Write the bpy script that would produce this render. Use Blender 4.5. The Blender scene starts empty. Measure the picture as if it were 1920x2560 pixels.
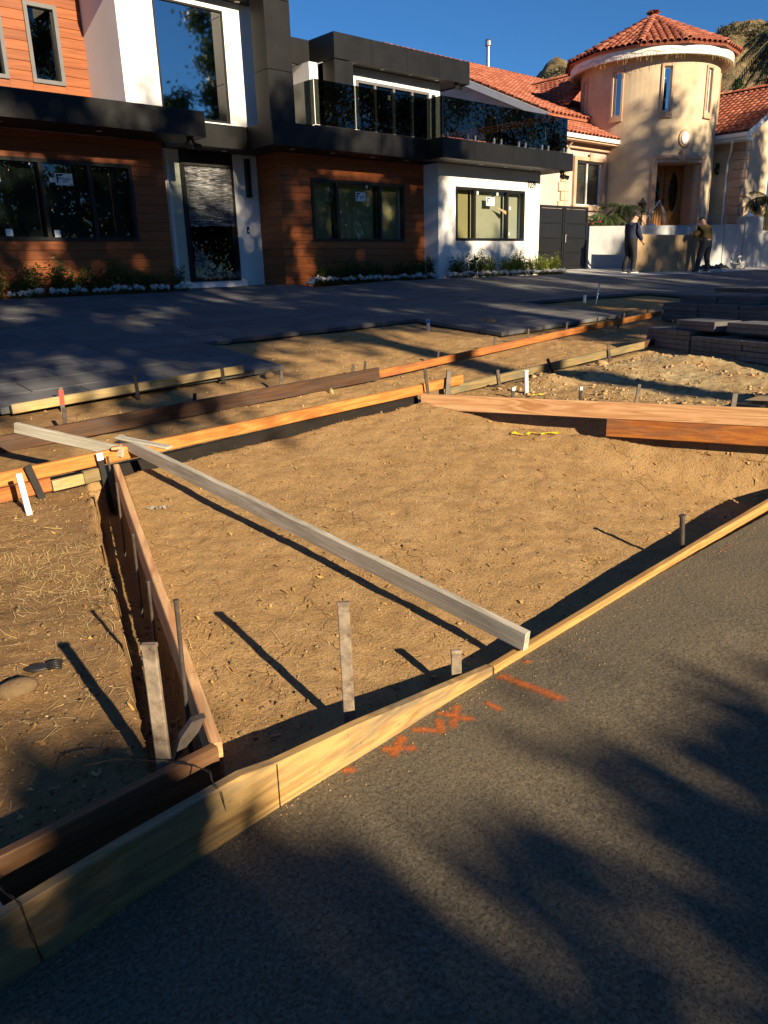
import bpy, bmesh, math, random
import numpy as np
from mathutils import Matrix, Vector
random.seed(7); RNG = np.random.default_rng(11)
D = bpy.data
SC = bpy.context.scene
COL = SC.collection
R = math.radians
# World axes: X runs along the house fronts (to the right), Y runs away from the street, Z up. Street level is z = 0.

# ------------------------------------------------------------------ camera
cam = D.cameras.new('camera'); camo = D.objects.new('camera', cam); COL.objects.link(camo)
_rt = Vector((0.73326715, -0.67933694, -0.02864637)); _up = Vector((0.22303152, 0.20051023, 0.95396677)); _fw = Vector((0.64232097, 0.70590153, -0.29854111))
_m = Matrix((_rt, _up, -_fw)).transposed().to_4x4(); _m.translation = (0, 0, 1.6)
camo.matrix_world = _m
cam.sensor_fit = 'VERTICAL'; cam.sensor_height = 24.0; cam.sensor_width = 18.0
cam.lens = 24.0 * 1923 / 2560
cam.clip_start = 0.05; cam.clip_end = 3000
SC.camera = camo

# ------------------------------------------------------------------ light
SUN_EL, SUN_AZ = 21.0, 185.0           # azimuth measured from +Y towards +X
wd = D.worlds.new('World'); SC.world = wd; wd.use_nodes = True
nt = wd.node_tree
for n in list(nt.nodes): nt.nodes.remove(n)
sky = nt.nodes.new('ShaderNodeTexSky'); sky.sky_type = 'NISHITA'; sky.sun_disc = False
sky.sun_elevation = R(SUN_EL); sky.sun_rotation = R(SUN_AZ); sky.altitude = 300; sky.air_density = 1.0; sky.dust_density = 0.0; sky.ozone_density = 3.5
bg = nt.nodes.new('ShaderNodeBackground'); bg.inputs['Strength'].default_value = 0.05
wo = nt.nodes.new('ShaderNodeOutputWorld')
hs = nt.nodes.new('ShaderNodeMix'); hs.data_type = 'RGBA'; hs.blend_type = 'MULTIPLY'; hs.inputs[0].default_value = 1.0; hs.inputs[7].default_value = (.34, .69, 1.02, 1)   # clear dry winter sky
nt.links.new(sky.outputs[0], hs.inputs[6]); nt.links.new(hs.outputs[2], bg.inputs[0]); nt.links.new(bg.outputs[0], wo.inputs[0])
sl = D.lights.new('sun', 'SUN'); sl.energy = 5.0; sl.angle = R(0.53); sl.color = (1.0, 0.82, 0.57)
so = D.objects.new('sun', sl); COL.objects.link(so)
_d = Vector((math.sin(R(SUN_AZ)) * math.cos(R(SUN_EL)), math.cos(R(SUN_AZ)) * math.cos(R(SUN_EL)), math.sin(R(SUN_EL))))
so.rotation_euler = _d.to_track_quat('Z', 'Y').to_euler(); so.location = (-6, -40, 30)
SC.view_settings.view_transform = 'Standard'; SC.view_settings.look = 'None'; SC.view_settings.gamma = 1.0
SC.view_settings.use_curve_mapping = False
SC.view_settings.exposure = 1.08
SC.render.engine = 'CYCLES'
SC.cycles.max_bounces = 8; SC.cycles.transparent_max_bounces = 16

# ------------------------------------------------------------------ helpers
ORG = {}                                  # world origin of every root (roots are never rotated)
def tag(o, label=None, cat=None, group=None, kind=None):
    if label: o['label'] = label
    if cat: o['category'] = cat
    if group: o['group'] = group
    if kind: o['kind'] = kind
    return o
def empty(name, loc, label, cat, group=None):
    o = D.objects.new(name, None); COL.objects.link(o); o.location = loc; o.empty_display_size = .2
    ORG[o.name] = Vector(loc)
    return tag(o, label, cat, group)
def link(name, me, m, parent=None, mat=None, org=None):
    "one object; mesh data local; m = world matrix; parented under an unrotated root"
    o = D.objects.new(name, me); COL.objects.link(o)
    if mat is not None and not me.materials: me.materials.append(mat)
    if parent is not None:
        po = ORG.get(parent.name, Vector((0, 0, 0)))
        m = Matrix.Translation(-po) @ m
        o.parent = parent
        ORG[o.name] = po + m.translation if False else po
    o.matrix_local = m
    return o
class MB:
    def __init__(s): s.v = []; s.f = []; s.m = []; s.cur = 0
    def add(s, vs, fs):
        b = len(s.v); s.v += [tuple(map(float, x)) for x in vs]; s.f += [tuple(b + i for i in f) for f in fs]; s.m += [s.cur] * len(fs); return s
    def box(s, x0, x1, y0, y1, z0, z1):
        return s.add([(x0,y0,z0),(x1,y0,z0),(x1,y1,z0),(x0,y1,z0),(x0,y0,z1),(x1,y0,z1),(x1,y1,z1),(x0,y1,z1)],
                     [(0,3,2,1),(4,5,6,7),(0,1,5,4),(1,2,6,5),(2,3,7,6),(3,0,4,7)])
    def bbox(s, x0, x1, y0, y1, z0, z1, c=.006):
        "box with a chamfer on every edge"
        v = []; f = []
        X = (x0, x1); Y = (y0, y1); Z = (z0, z1)
        idx = {}
        for i in (0,1):
            for j in (0,1):
                for k in (0,1):
                    sx = c if i == 0 else -c; sy = c if j == 0 else -c; sz = c if k == 0 else -c
                    for a, p in enumerate(((X[i], Y[j]+sy, Z[k]+sz), (X[i]+sx, Y[j], Z[k]+sz), (X[i]+sx, Y[j]+sy, Z[k]))):
                        idx[(i,j,k,a)] = len(v); v.append(p)
        q = lambda *a: f.append(tuple(idx[t] for t in a))
        q((0,0,0,0),(0,0,1,0),(0,1,1,0),(0,1,0,0)); q((1,0,0,0),(1,1,0,0),(1,1,1,0),(1,0,1,0))
        q((0,0,0,1),(1,0,0,1),(1,0,1,1),(0,0,1,1)); q((0,1,0,1),(0,1,1,1),(1,1,1,1),(1,1,0,1))
        q((0,0,0,2),(0,1,0,2),(1,1,0,2),(1,0,0,2)); q((0,0,1,2),(1,0,1,2),(1,1,1,2),(0,1,1,2))
        for i in (0,1):
            for j in (0,1):
                t = ((i,j,0,0),(i,j,1,0),(i,j,1,1),(i,j,0,1)); q(*(t if i == j else t[::-1])); 
            for k in (0,1):
                t = ((i,0,k,0),(i,0,k,2),(i,1,k,2),(i,1,k,0)); q(*(t if i == k else t[::-1]))
        for j in (0,1):
            for k in (0,1):
                t = ((0,j,k,1),(0,j,k,2),(1,j,k,2),(1,j,k,1)); q(*(t if j != k else t[::-1]))
        for i in (0,1):
            for j in (0,1):
                for k in (0,1):
                    t = ((i,j,k,0),(i,j,k,1),(i,j,k,2)); q(*(t if (i+j+k) % 2 == 1 else t[::-1]))
        return s.add(v, f)
    def quad(s, a, b, c, d): return s.add([a, b, c, d], [(0,1,2,3)])
    def prism(s, pts, fn0, fn1):
        "closed 2D outline extruded: fn0/fn1 map (a,b) to 3D for both caps"
        n = len(pts); v = [fn0(*p) for p in pts] + [fn1(*p) for p in pts]
        f = [tuple(range(n))[::-1], tuple(range(n, 2*n))] + [(i, (i+1) % n, n+(i+1) % n, n+i) for i in range(n)]
        return s.add(v, f)
    def tube(s, pts, rad, n=8, caps=True, flat=None):
        pts = [Vector(p) for p in pts]; 
        if not hasattr(rad, '__len__'): rad = [rad] * len(pts)
        v = []; f = []
        up = None
        for i, p in enumerate(pts):
            t = (pts[min(i+1, len(pts)-1)] - pts[max(i-1, 0)]).normalized()
            a = Vector((0,0,1)) if abs(t.z) < .9 else Vector((1,0,0))
            if up is not None: a = up
            x = t.cross(a)
            if x.length < 1e-4: x = t.cross(Vector((0,1,0)))
            x.normalize(); y = x.cross(t).normalized(); up = y
            for k in range(n):
                an = 2*math.pi*k/n
                v.append(p + x*math.cos(an)*rad[i] + y*math.sin(an)*rad[i]*(flat or 1))
        for i in range(len(pts)-1):
            for k in range(n): f.append((i*n+k, i*n+(k+1) % n, (i+1)*n+(k+1) % n, (i+1)*n+k))
        if caps: f.append(tuple(range(n))[::-1]); f.append(tuple(range((len(pts)-1)*n, len(pts)*n)))
        return s.add(v, f)
    def lathe(s, c, prof, n=16):
        "prof: list of (radius, z) around the vertical axis through c"
        v = []; f = []
        for r, z in prof:
            for k in range(n): a = 2*math.pi*k/n; v.append((c[0]+r*math.cos(a), c[1]+r*math.sin(a), c[2]+z))
        for i in range(len(prof)-1):
            for k in range(n): f.append((i*n+k, i*n+(k+1) % n, (i+1)*n+(k+1) % n, (i+1)*n+k))
        f.append(tuple(range(n))[::-1]); f.append(tuple(range((len(prof)-1)*n, len(prof)*n)))
        return s.add(v, f)
    def mesh(s, name, mats, off=(0,0,0), smooth=False):
        me = D.meshes.new(name); o = Vector(off)
        me.from_pydata([(x-o.x, y-o.y, z-o.z) for x, y, z in s.v], [], s.f)
        if not isinstance(mats, (list, tuple)): mats = [mats]
        for m in mats: me.materials.append(m)
        if len(mats) > 1: me.polygons.foreach_set('material_index', s.m)
        if smooth: me.polygons.foreach_set('use_smooth', [True]*len(me.polygons))
        me.update(); return me
    def build(s, name, mats, parent=None, loc=None, smooth=False):
        "vertices are given in world metres"
        if parent is not None:
            org = ORG[parent.name]; me = s.mesh(name, mats, org, smooth)
            o = D.objects.new(name, me); COL.objects.link(o); o.parent = parent; ORG[o.name] = org
        else:
            loc = Vector(loc if loc is not None else (0,0,0)); me = s.mesh(name, mats, loc, smooth)
            o = D.objects.new(name, me); COL.objects.link(o); o.location = loc; ORG[o.name] = loc
        return o
def npmesh(name, V, F, mat, off=(0,0,0), smooth=False):
    "fast mesh from numpy arrays, F = (n,3) or (n,4)"
    V = np.asarray(V, np.float32) - np.asarray(off, np.float32); F = np.asarray(F, np.int32); k = F.shape[1]
    me = D.meshes.new(name); me.vertices.add(len(V)); me.vertices.foreach_set('co', V.ravel())
    me.loops.add(F.size); me.loops.foreach_set('vertex_index', F.ravel())
    me.polygons.add(len(F)); me.polygons.foreach_set('loop_start', np.arange(0, F.size, k, dtype=np.int32))
    try: me.polygons.foreach_set('loop_total', np.full(len(F), k, np.int32))
    except Exception: pass
    if smooth: me.polygons.foreach_set('use_smooth', np.ones(len(F), bool))
    me.materials.append(mat); me.update(calc_edges=True); me.validate(); return me
def put(name, me, loc=(0,0,0), parent=None):
    o = D.objects.new(name, me); COL.objects.link(o)
    if parent is not None: o.parent = parent; ORG[o.name] = ORG[parent.name]
    else: o.location = loc; ORG[o.name] = Vector(loc)
    return o

# ------------------------------------------------------------------ materials
def nodes(name):
    m = D.materials.new(name); m.use_nodes = True; t = m.node_tree
    for n in list(t.nodes): t.nodes.remove(n)
    return m, t, (lambda k, **kw: _mk(t, k, kw))
def _mk(t, k, kw):
    n = t.nodes.new(k)
    for a, b in kw.items():
        if a.startswith('i_'):
            key = a[2:]; key = int(key) if key.isdigit() else key.replace('_', ' ')
            n.inputs[key].default_value = b
        else: setattr(n, a, b)
    return n
def ramp(t, fac, stops):
    r = t.nodes.new('ShaderNodeValToRGB'); e = r.color_ramp.elements
    while len(e) < len(stops): e.new(.5)
    for el, (p, c) in zip(e, stops): el.position = p; el.color = (*c, 1) if len(c) == 3 else c
    t.links.new(fac, r.inputs[0]); return r.outputs[0]
def mixc(t, f, a, b, mode='MIX'):
    n = t.nodes.new('ShaderNodeMix'); n.data_type = 'RGBA'; n.blend_type = mode
    for k, x in ((0, f), (6, a), (7, b)):
        if hasattr(x, 'is_output') or hasattr(x, 'links'): t.links.new(x, n.inputs[k])
        elif k == 0: n.inputs[0].default_value = x
        else: n.inputs[k].default_value = (*x, 1)
    return n.outputs[2]
def mth(t, op, a, b=None, c=None):
    n = t.nodes.new('ShaderNodeMath'); n.operation = op
    for k, x in enumerate((a, b, c)):
        if x is None: continue
        if hasattr(x, 'links'): t.links.new(x, n.inputs[k])
        else: n.inputs[k].default_value = x
    return n.outputs[0]
def coords(t, scale=(1,1,1), rnd=False):
    tc = t.nodes.new('ShaderNodeTexCoord'); out = tc.outputs['Object']
    if rnd:
        oi = t.nodes.new('ShaderNodeObjectInfo'); k = mth(t, 'MULTIPLY', oi.outputs['Random'], 47.0)
        va = t.nodes.new('ShaderNodeVectorMath'); va.operation = 'ADD'; t.links.new(out, va.inputs[0]); t.links.new(k, va.inputs[1]); out = va.outputs[0]
    mp = t.nodes.new('ShaderNodeMapping'); mp.inputs['Scale'].default_value = scale; t.links.new(out, mp.inputs[0]); return mp.outputs[0]
def noise(t, vec, scale, detail=4, rough=.55, dist=0.0):
    n = t.nodes.new('ShaderNodeTexNoise'); n.inputs['Scale'].default_value = scale; n.inputs['Detail'].default_value = detail
    n.inputs['Roughness'].default_value = rough; n.inputs['Distortion'].default_value = dist; t.links.new(vec, n.inputs['Vector']); return n.outputs['Fac']
def finish(m, t, col, rough=.6, bump=None, bstr=.3, bdist=.01, spec=.4, metal=0.0, sub=None):
    b = t.nodes.new('ShaderNodeBsdfPrincipled'); o = t.nodes.new('ShaderNodeOutputMaterial')
    if hasattr(col, 'links'): t.links.new(col, b.inputs['Base Color'])
    else: b.inputs['Base Color'].default_value = (*col, 1)
    if hasattr(rough, 'links'): t.links.new(rough, b.inputs['Roughness'])
    else: b.inputs['Roughness'].default_value = rough
    b.inputs['Specular IOR Level'].default_value = spec; b.inputs['Metallic'].default_value = metal
    if bump is not None:
        bp = t.nodes.new('ShaderNodeBump'); bp.inputs['Strength'].default_value = bstr; bp.inputs['Distance'].default_value = bdist
        t.links.new(bump, bp.inputs['Height']); t.links.new(bp.outputs[0], b.inputs['Normal'])
    t.links.new(b.outputs[0], o.inputs[0]); return m
def plain(name, c, rough=.6, var=.12, scale=6, bstr=.15, bdist=.004, spec=.4, metal=0.0, rnd=True, dirt=None):
    m, t, N = nodes(name); v = coords(t, rnd=rnd)
    n1 = noise(t, v, scale, 5); n2 = noise(t, v, scale*9, 3)
    lo = tuple(x*(1-var) for x in c); hi = tuple(min(1, x*(1+var)) for x in c)
    col = ramp(t, n1, ((.3, lo), (.7, hi)))
    if rnd:
        oi = t.nodes.new('ShaderNodeObjectInfo'); k = mth(t, 'MULTIPLY_ADD', oi.outputs['Random'], var*.8, 1-var*.4)
        cm = t.nodes.new('ShaderNodeVectorMath'); cm.operation = 'SCALE'; t.links.new(col, cm.inputs[0]); t.links.new(k, cm.inputs['Scale']); col = cm.outputs[0]
    if dirt: col = mixc(t, ramp(t, noise(t, v, scale*.6, 6, .7), ((.5, (0,0,0)), (.72, (1,1,1)))), col, dirt)
    rr = ramp(t, n1, ((.2, (rough*.85,)*3), (.8, (min(1, rough*1.1),)*3)))
    return finish(m, t, col, rr, n2, bstr, bdist, spec, metal)
def wood(name, dark, light, grey=None, greyamt=.5, rough=.65, knots=True, fine=1.0):
    m, t, N = nodes(name)
    v = coords(t, (.40, 4, 7), True); vf = coords(t, (2.2, 70, 120), True); vk = coords(t, (1.3, 1.2, 4.5), True); vb = coords(t, (2.6, 7, 12), True)
    rg = noise(t, v, 1.3, 3, .5, 1.6)
    rings = mth(t, 'PINGPONG', mth(t, 'MULTIPLY', rg, 13.0), 1.0)          # growth rings cut lengthwise
    g = noise(t, vf, 1.0, 3)
    f = mth(t, 'ADD', mth(t, 'MULTIPLY', rings, .48), mth(t, 'ADD', mth(t, 'MULTIPLY', rg, .40), mth(t, 'MULTIPLY', g, .30*fine)))
    col = ramp(t, f, ((.2, dark), (.85, light)))
    if knots:
        vo = t.nodes.new('ShaderNodeTexVoronoi'); vo.inputs['Scale'].default_value = 1.0; t.links.new(vk, vo.inputs['Vector'])
        kf = ramp(t, vo.outputs['Distance'], ((.03, (1,1,1)), (.13, (0,0,0))))
        col = mixc(t, mth(t, 'MULTIPLY', kf, .7), col, tuple(x*.4 for x in dark))
    if grey:
        gf = ramp(t, noise(t, vb, 1.1, 6, .68), ((.42, (0,0,0)), (.68, (greyamt,)*3)))
        col = mixc(t, gf, col, grey)
    sp = coords(t, rnd=True); col = mixc(t, ramp(t, noise(t, sp, 55, 3, .6), ((.68, (0,0,0)), (.76, (.55,)*3))), col, tuple(min(.6, x*1.2+.12) for x in light)); col = mixc(t, ramp(t, noise(t, sp, 38, 4, .7), ((.27, (.75,)*3), (.37, (0,0,0)))), col, tuple(x*.3 for x in dark))
    return finish(m, t, col, rough, g, .25, .0015, .3)
def glass(name, tint, refl=0.0, rough=0.0, ior=1.5):
    m, t, N = nodes(name)
    tr = t.nodes.new('ShaderNodeBsdfTransparent'); tr.inputs[0].default_value = (*tint, 1)
    gl = t.nodes.new('ShaderNodeBsdfGlossy'); gl.inputs['Roughness'].default_value = rough; gl.inputs[0].default_value = (1,1,1,1)
    lw = t.nodes.new('ShaderNodeLayerWeight'); lw.inputs['Blend'].default_value = .5; fr = mth(t, 'MULTIPLY_ADD', mth(t, 'POWER', lw.outputs['Facing'], 4.0), .9, .03)
    v = coords(t); bp = t.nodes.new('ShaderNodeBump'); bp.inputs['Strength'].default_value = .02; bp.inputs['Distance'].default_value = .05
    t.links.new(noise(t, v, .8, 1), bp.inputs['Height']); t.links.new(bp.outputs[0], gl.inputs['Normal'])
    k = mth(t, 'MULTIPLY_ADD', fr, 1-refl, refl)
    mx = t.nodes.new('ShaderNodeMixShader'); t.links.new(k, mx.inputs[0]); t.links.new(tr.outputs[0], mx.inputs[1]); t.links.new(gl.outputs[0], mx.inputs[2])
    o = t.nodes.new('ShaderNodeOutputMaterial'); t.links.new(mx.outputs[0], o.inputs[0]); return m
def leafmat(name, a, b, trans=.35):
    m, t, N = nodes(name); v = coords(t)
    geo = t.nodes.new('ShaderNodeNewGeometry')
    col = mixc(t, geo.outputs['Random Per Island'], a, b)
    bs = t.nodes.new('ShaderNodeBsdfPrincipled'); bs.inputs['Roughness'].default_value = .5; bs.inputs['Specular IOR Level'].default_value = .3; t.links.new(col, bs.inputs[0])
    tl = t.nodes.new('ShaderNodeBsdfTranslucent'); t.links.new(col, tl.inputs[0])
    mx = t.nodes.new('ShaderNodeMixShader'); mx.inputs[0].default_value = trans; t.links.new(bs.outputs[0], mx.inputs[1]); t.links.new(tl.outputs[0], mx.inputs[2])
    o = t.nodes.new('ShaderNodeOutputMaterial'); t.links.new(mx.outputs[0], o.inputs[0]); return m
M = {}
def _dirt():
    m, t, N = nodes('dirt'); v = coords(t)
    big = noise(t, v, .7, 5, .6); mid = noise(t, v, 5, 6, .65); fin = noise(t, v, 60, 5, .7); gr = noise(t, v, 190, 3)
    c = ramp(t, mid, ((.25, (.255, .152, .066)), (.5, (.385, .242, .108)), (.75, (.475, .315, .155))))
    c = mixc(t, ramp(t, big, ((.42, (0,0,0)), (.62, (.55,)*3))), c, (.40, .25, .11))
    c = mixc(t, ramp(t, fin, ((.25, (.85,)*3), (.5, (0,0,0)))), c, (.15, .082, .032))
    c = mixc(t, ramp(t, gr, ((.60, (0,0,0)), (.70, (.8,)*3))), c, (.54, .36, .17))
    c = mixc(t, ramp(t, noise(t, v, 26, 3, .6), ((.66, (0,0,0)), (.70, (.75,)*3))), c, (.13, .065, .025))
    cr = t.nodes.new('ShaderNodeTexVoronoi'); cr.feature = 'DISTANCE_TO_EDGE'; cr.inputs['Scale'].default_value = 2.3
    va = t.nodes.new('ShaderNodeVectorMath'); va.operation = 'ADD'; t.links.new(v, va.inputs[0]); nn = t.nodes.new('ShaderNodeTexNoise'); nn.inputs['Scale'].default_value = 7; nn.inputs['Detail'].default_value = 4; t.links.new(v, nn.inputs['Vector'])
    vs = t.nodes.new('ShaderNodeVectorMath'); vs.operation = 'SCALE'; vs.inputs['Scale'].default_value = .22; t.links.new(nn.outputs['Color'], vs.inputs[0]); t.links.new(vs.outputs[0], va.inputs[1]); t.links.new(va.outputs[0], cr.inputs['Vector'])
    ck = mth(t, 'MULTIPLY', ramp(t, cr.outputs['Distance'], ((.004, (1,1,1)), (.012, (0,0,0)))), ramp(t, noise(t, v, 1.9, 3), ((.52, (0,0,0)), (.6, (1,1,1)))))
    c = mixc(t, mth(t, 'MULTIPLY', ck, .35), c, (.08, .043, .018))
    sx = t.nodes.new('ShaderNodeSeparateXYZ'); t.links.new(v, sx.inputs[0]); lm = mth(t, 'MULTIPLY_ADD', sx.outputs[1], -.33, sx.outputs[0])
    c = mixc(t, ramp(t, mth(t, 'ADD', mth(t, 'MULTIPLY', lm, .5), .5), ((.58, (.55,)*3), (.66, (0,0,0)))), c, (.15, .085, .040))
    # pale sand near the far corner of the lot
    sp = t.nodes.new('ShaderNodeSeparateXYZ'); t.links.new(coords(t), sp.inputs[0])
    gx = ramp(t, mth(t, 'MULTIPLY_ADD', sp.outputs[0], .1, 0.0), ((.60, (0,0,0)), (.72, (1,1,1))))
    gy = ramp(t, mth(t, 'MULTIPLY_ADD', sp.outputs[1], .1, 0.0), ((.47, (1,1,1)), (.53, (0,0,0))))
    sm_ = mth(t, 'MULTIPLY', gx, mth(t, 'MULTIPLY', gy, ramp(t, noise(t, v, 1.6, 5, .7), ((.38, (.15,)*3), (.55, (1,1,1))))))
    c = mixc(t, mth(t, 'MULTIPLY', sm_, .8), c, (.50, .40, .22))
    # grey crusher dust under the edge of the paving
    h = mth(t, 'ADD', mth(t, 'MULTIPLY', mid, .5), mth(t, 'ADD', mth(t, 'MULTIPLY', fin, .35), mth(t, 'MULTIPLY_ADD', ck, -.22, mth(t, 'MULTIPLY', gr, .2))))
    return finish(m, t, c, .95, h, 1.0, .03, .1)
M['dirt'] = _dirt()
def _asphalt():
    m, t, N = nodes('asphalt'); v = coords(t)
    vo = t.nodes.new('ShaderNodeTexVoronoi'); vo.inputs['Scale'].default_value = 120; t.links.new(v, vo.inputs['Vector'])
    big = noise(t, v, 1.1, 5, .62); mid = noise(t, v, 62, 5, .7); fin = noise(t, v, 170, 3)
    c = ramp(t, mid, ((.3, (.085, .072, .051)), (.55, (.165, .138, .095)), (.78, (.28, .232, .16))))
    c = mixc(t, ramp(t, big, ((.45, (0,0,0)), (.7, (.5,)*3))), c, (.22, .17, .105))
    c = mixc(t, ramp(t, fin, ((.62, (0,0,0)), (.73, (.55,)*3))), c, (.24, .22, .19))
    c = mixc(t, ramp(t, noise(t, v, 2.6, 6, .72), ((.6, (0,0,0)), (.78, (.5,)*3))), c, (.27, .23, .17))
    st = noise(t, coords(t, (.8, 1.6, 1)), 1.7, 6, .7)
    c = mixc(t, ramp(t, st, ((.56, (0,0,0)), (.75, (.45,)*3))), c, (.05, .046, .04))
    pit = ramp(t, noise(t, v, 105, 4, .65, .4), ((.30, (0,0,0)), (.48, (1,1,1)))); c = mixc(t, mth(t, 'MULTIPLY', mth(t, 'SUBTRACT', 1.0, pit), .45), c, (.03, .027, .023))
    h = mth(t, 'ADD', mth(t, 'MULTIPLY', pit, .8), mth(t, 'ADD', mth(t, 'MULTIPLY', mid, .25), mth(t, 'MULTIPLY', fin, .25)))
    return finish(m, t, c, .92, h, .8, .006, .15)
M['asphalt'] = _asphalt()
def _paver():
    m, t, N = nodes('paver'); v = coords(t, rnd=True)
    n = noise(t, v, 3, 6, .65); f = noise(t, v, 90, 3)
    oi = t.nodes.new('ShaderNodeObjectInfo')
    c = ramp(t, n, ((.3, (.095, .098, .102)), (.7, (.165, .165, .165))))
    c = mixc(t, mth(t, 'MULTIPLY', oi.outputs['Random'], .55), c, (.075, .078, .085))
    c = mixc(t, ramp(t, f, ((.6, (0,0,0)), (.75, (.5,)*3))), c, (.16, .16, .16))
    c = mixc(t, ramp(t, noise(t, coords(t), .9, 6, .7), ((.5, (0,0,0)), (.8, (.35,)*3))), c, (.20, .17, .13))
    return finish(m, t, c, .85, f, .4, .003, .2)
M['paver'] = _paver()
def _siding():
    m, t, N = nodes('siding'); v = coords(t, (.7, 8, 14), True); vf = coords(t, (2.5, 60, 110), True)
    a = noise(t, v, 1.4, 4, .6, 1.2); g = noise(t, vf, 1, 3)
    f = mth(t, 'ADD', mth(t, 'MULTIPLY', a, .7), mth(t, 'MULTIPLY', g, .35))
    c = ramp(t, f, ((.3, (.145, .034, .008)), (.55, (.265, .074, .017)), (.8, (.36, .118, .03))))
    oi = t.nodes.new('ShaderNodeObjectInfo'); k = mth(t, 'MULTIPLY_ADD', oi.outputs['Random'], .3, .85)
    cm = t.nodes.new('ShaderNodeVectorMath'); cm.operation = 'SCALE'; t.links.new(c, cm.inputs[0]); t.links.new(k, cm.inputs['Scale'])
    return finish(m, t, cm.outputs[0], .45, f, .15, .002, .4)
M['siding'] = _siding()
def _stucco(name, a, b, c3, sc=1.2, bs=.35):
    m, t, N = nodes(name); v = coords(t); n = noise(t, v, sc, 6, .6); f = noise(t, v, 70, 4, .7)
    col = ramp(t, n, ((.3, a), (.55, b), (.8, c3)))
    return finish(m, t, col, .88, f, bs, .006, .2)
M['white_stucco'] = _stucco('white_stucco', (.70, .69, .67), (.78, .77, .75), (.83, .82, .80), .9, .2)
M['tan_stucco'] = _stucco('tan_stucco', (.45, .35, .235), (.55, .44, .30), (.62, .52, .37))
M['pink_stucco'] = _stucco('pink_stucco', (.44, .35, .31), (.50, .41, .37), (.55, .45, .40))
M['trim_stucco'] = _stucco('trim_stucco', (.42, .27, .18), (.50, .33, .22), (.56, .39, .27))
M['wall_grey'] = _stucco('wall_grey', (.33, .335, .34), (.39, .395, .40), (.44, .44, .44), .8, .15)
M['black_panel'] = plain('black_panel', (.006, .0063, .0072), .5, .15, 2, .02, .002, .3, rnd=True)
M['soffit'] = plain('soffit', (.02, .02, .021), .5, .1, 2, .02, .002, .4)
M['black_frame'] = plain('black_frame', (.011, .011, .012), .4, .1, 5, .02)
M['grey_frame'] = plain('grey_frame', (.13, .13, .135), .4, .1, 5, .02)
M['white_paint'] = plain('white_paint', (.74, .73, .70), .55, .06, 3, .05)
M['room_yellow'] = plain('room_yellow', (.72, .68, .36), .9, .08, 1.5, .05)
M['lit_room_olive'] = plain('lit_room_olive', (.35, .31, .16), .9, .1, 1.2, .05); M['lit_room_pale'] = plain('lit_room_pale', (.43, .42, .34), .9, .1, 1.2, .05)  # tones of the lit rooms, for sheets added behind the panes
M['paper_grey'] = plain('paper_grey', (.42, .45, .43), .8, .35, 2.2, .2, .02)
M['room_grey'] = plain('room_grey', (.34, .36, .32), .9, .1, 1.5, .05)
M['room_dark'] = plain('room_dark', (.10, .10, .10), .9, .1, 1.5, .05)
M['floor_conc'] = plain('floor_conc', (.32, .30, .26), .8, .1, 2, .05)
M['glass'] = glass('glass', (.84, .86, .83)); M['glass_tint'] = glass('glass_tint', (.17, .19, .17), .02); M['glass_mirror'] = glass('glass_mirror', (.22, .24, .26), .42, .025)
M['glass_dark'] = glass('glass_dark', (.42, .46, .44), .03); M['glass_frost'] = plain('glass_frost', (.46, .52, .42), .25, .06, 2, .03, .002, .5)
M['steel'] = plain('steel', (.50, .50, .49), .35, .1, 9, .05, .002, .5, 1.0)
M['card_white'] = plain('card_white', (.76, .80, .78), .7, .04, 8, .02); M['ink_blue'] = plain('ink_blue', (.012, .02, .06), .6, .05, 8, .02)
M['light_lens'] = plain('light_lens', (.75, .73, .68), .3, .05, 8, .01)
def _tile():
    m, t, N = nodes('tile'); v = coords(t, rnd=True); n = noise(t, v, 5, 5, .65); f = noise(t, v, 60, 3)
    oi = t.nodes.new('ShaderNodeObjectInfo'); geo = t.nodes.new('ShaderNodeNewGeometry')
    r = mth(t, 'FRACT', mth(t, 'ADD', oi.outputs['Random'], geo.outputs['Random Per Island']))
    c = ramp(t, r, ((.0, (.22, .065, .038)), (.5, (.30, .09, .052)), (1.0, (.40, .15, .09))))
    c = mixc(t, ramp(t, n, ((.45, (0,0,0)), (.75, (.5,)*3))), c, (.19, .065, .042))
    return finish(m, t, c, .75, f, .2, .003, .3)
M['tile'] = _tile()
M['wood_orange'] = wood('wood_orange', (.29, .088, .016), (.58, .245, .062), (.40, .14, .03), .6)
M['wood_amber'] = wood('wood_amber', (.25, .115, .028), (.52, .31, .10), (.33, .20, .08), .6)
M['wood_fir'] = wood('wood_fir', (.36, .16, .06), (.68, .43, .22), (.50, .22, .11), .5)
M['wood_red'] = wood('wood_red', (.26, .07, .014), (.46, .17, .035), (.12, .07, .05), .7)
M['wood_dark'] = wood('wood_dark', (.036, .017, .009), (.10, .047, .022), (.055, .045, .04), .7)
M['wood_brown'] = wood('wood_brown', (.11, .05, .02), (.22, .11, .045), (.07, .05, .04), .6)
M['wood_yellow'] = wood('wood_yellow', (.30, .20, .07), (.50, .37, .16), (.34, .30, .22), .6)
M['wood_grey'] = wood('wood_grey', (.29, .26, .20), (.52, .485, .40), (.24, .215, .165), .5, knots=False)
M['wood_form'] = wood('wood_form', (.20, .105, .034), (.46, .295, .11), (.145, .13, .10), .85, fine=1.5)
M['wood_mossy'] = wood('wood_mossy', (.15, .11, .05), (.28, .20, .085), (.10, .11, .08), .9)
M['trench_shade'] = wood('trench_shade', (.006, .005, .004), (.016, .011, .008), None)  # near-black tone painting the shade below the orange beam
M['stake_wood'] = plain('stake_wood', (.24, .19, .14), .8, .35, 26, .5, .004, .3, 0, True, (.075, .048, .034))
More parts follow.
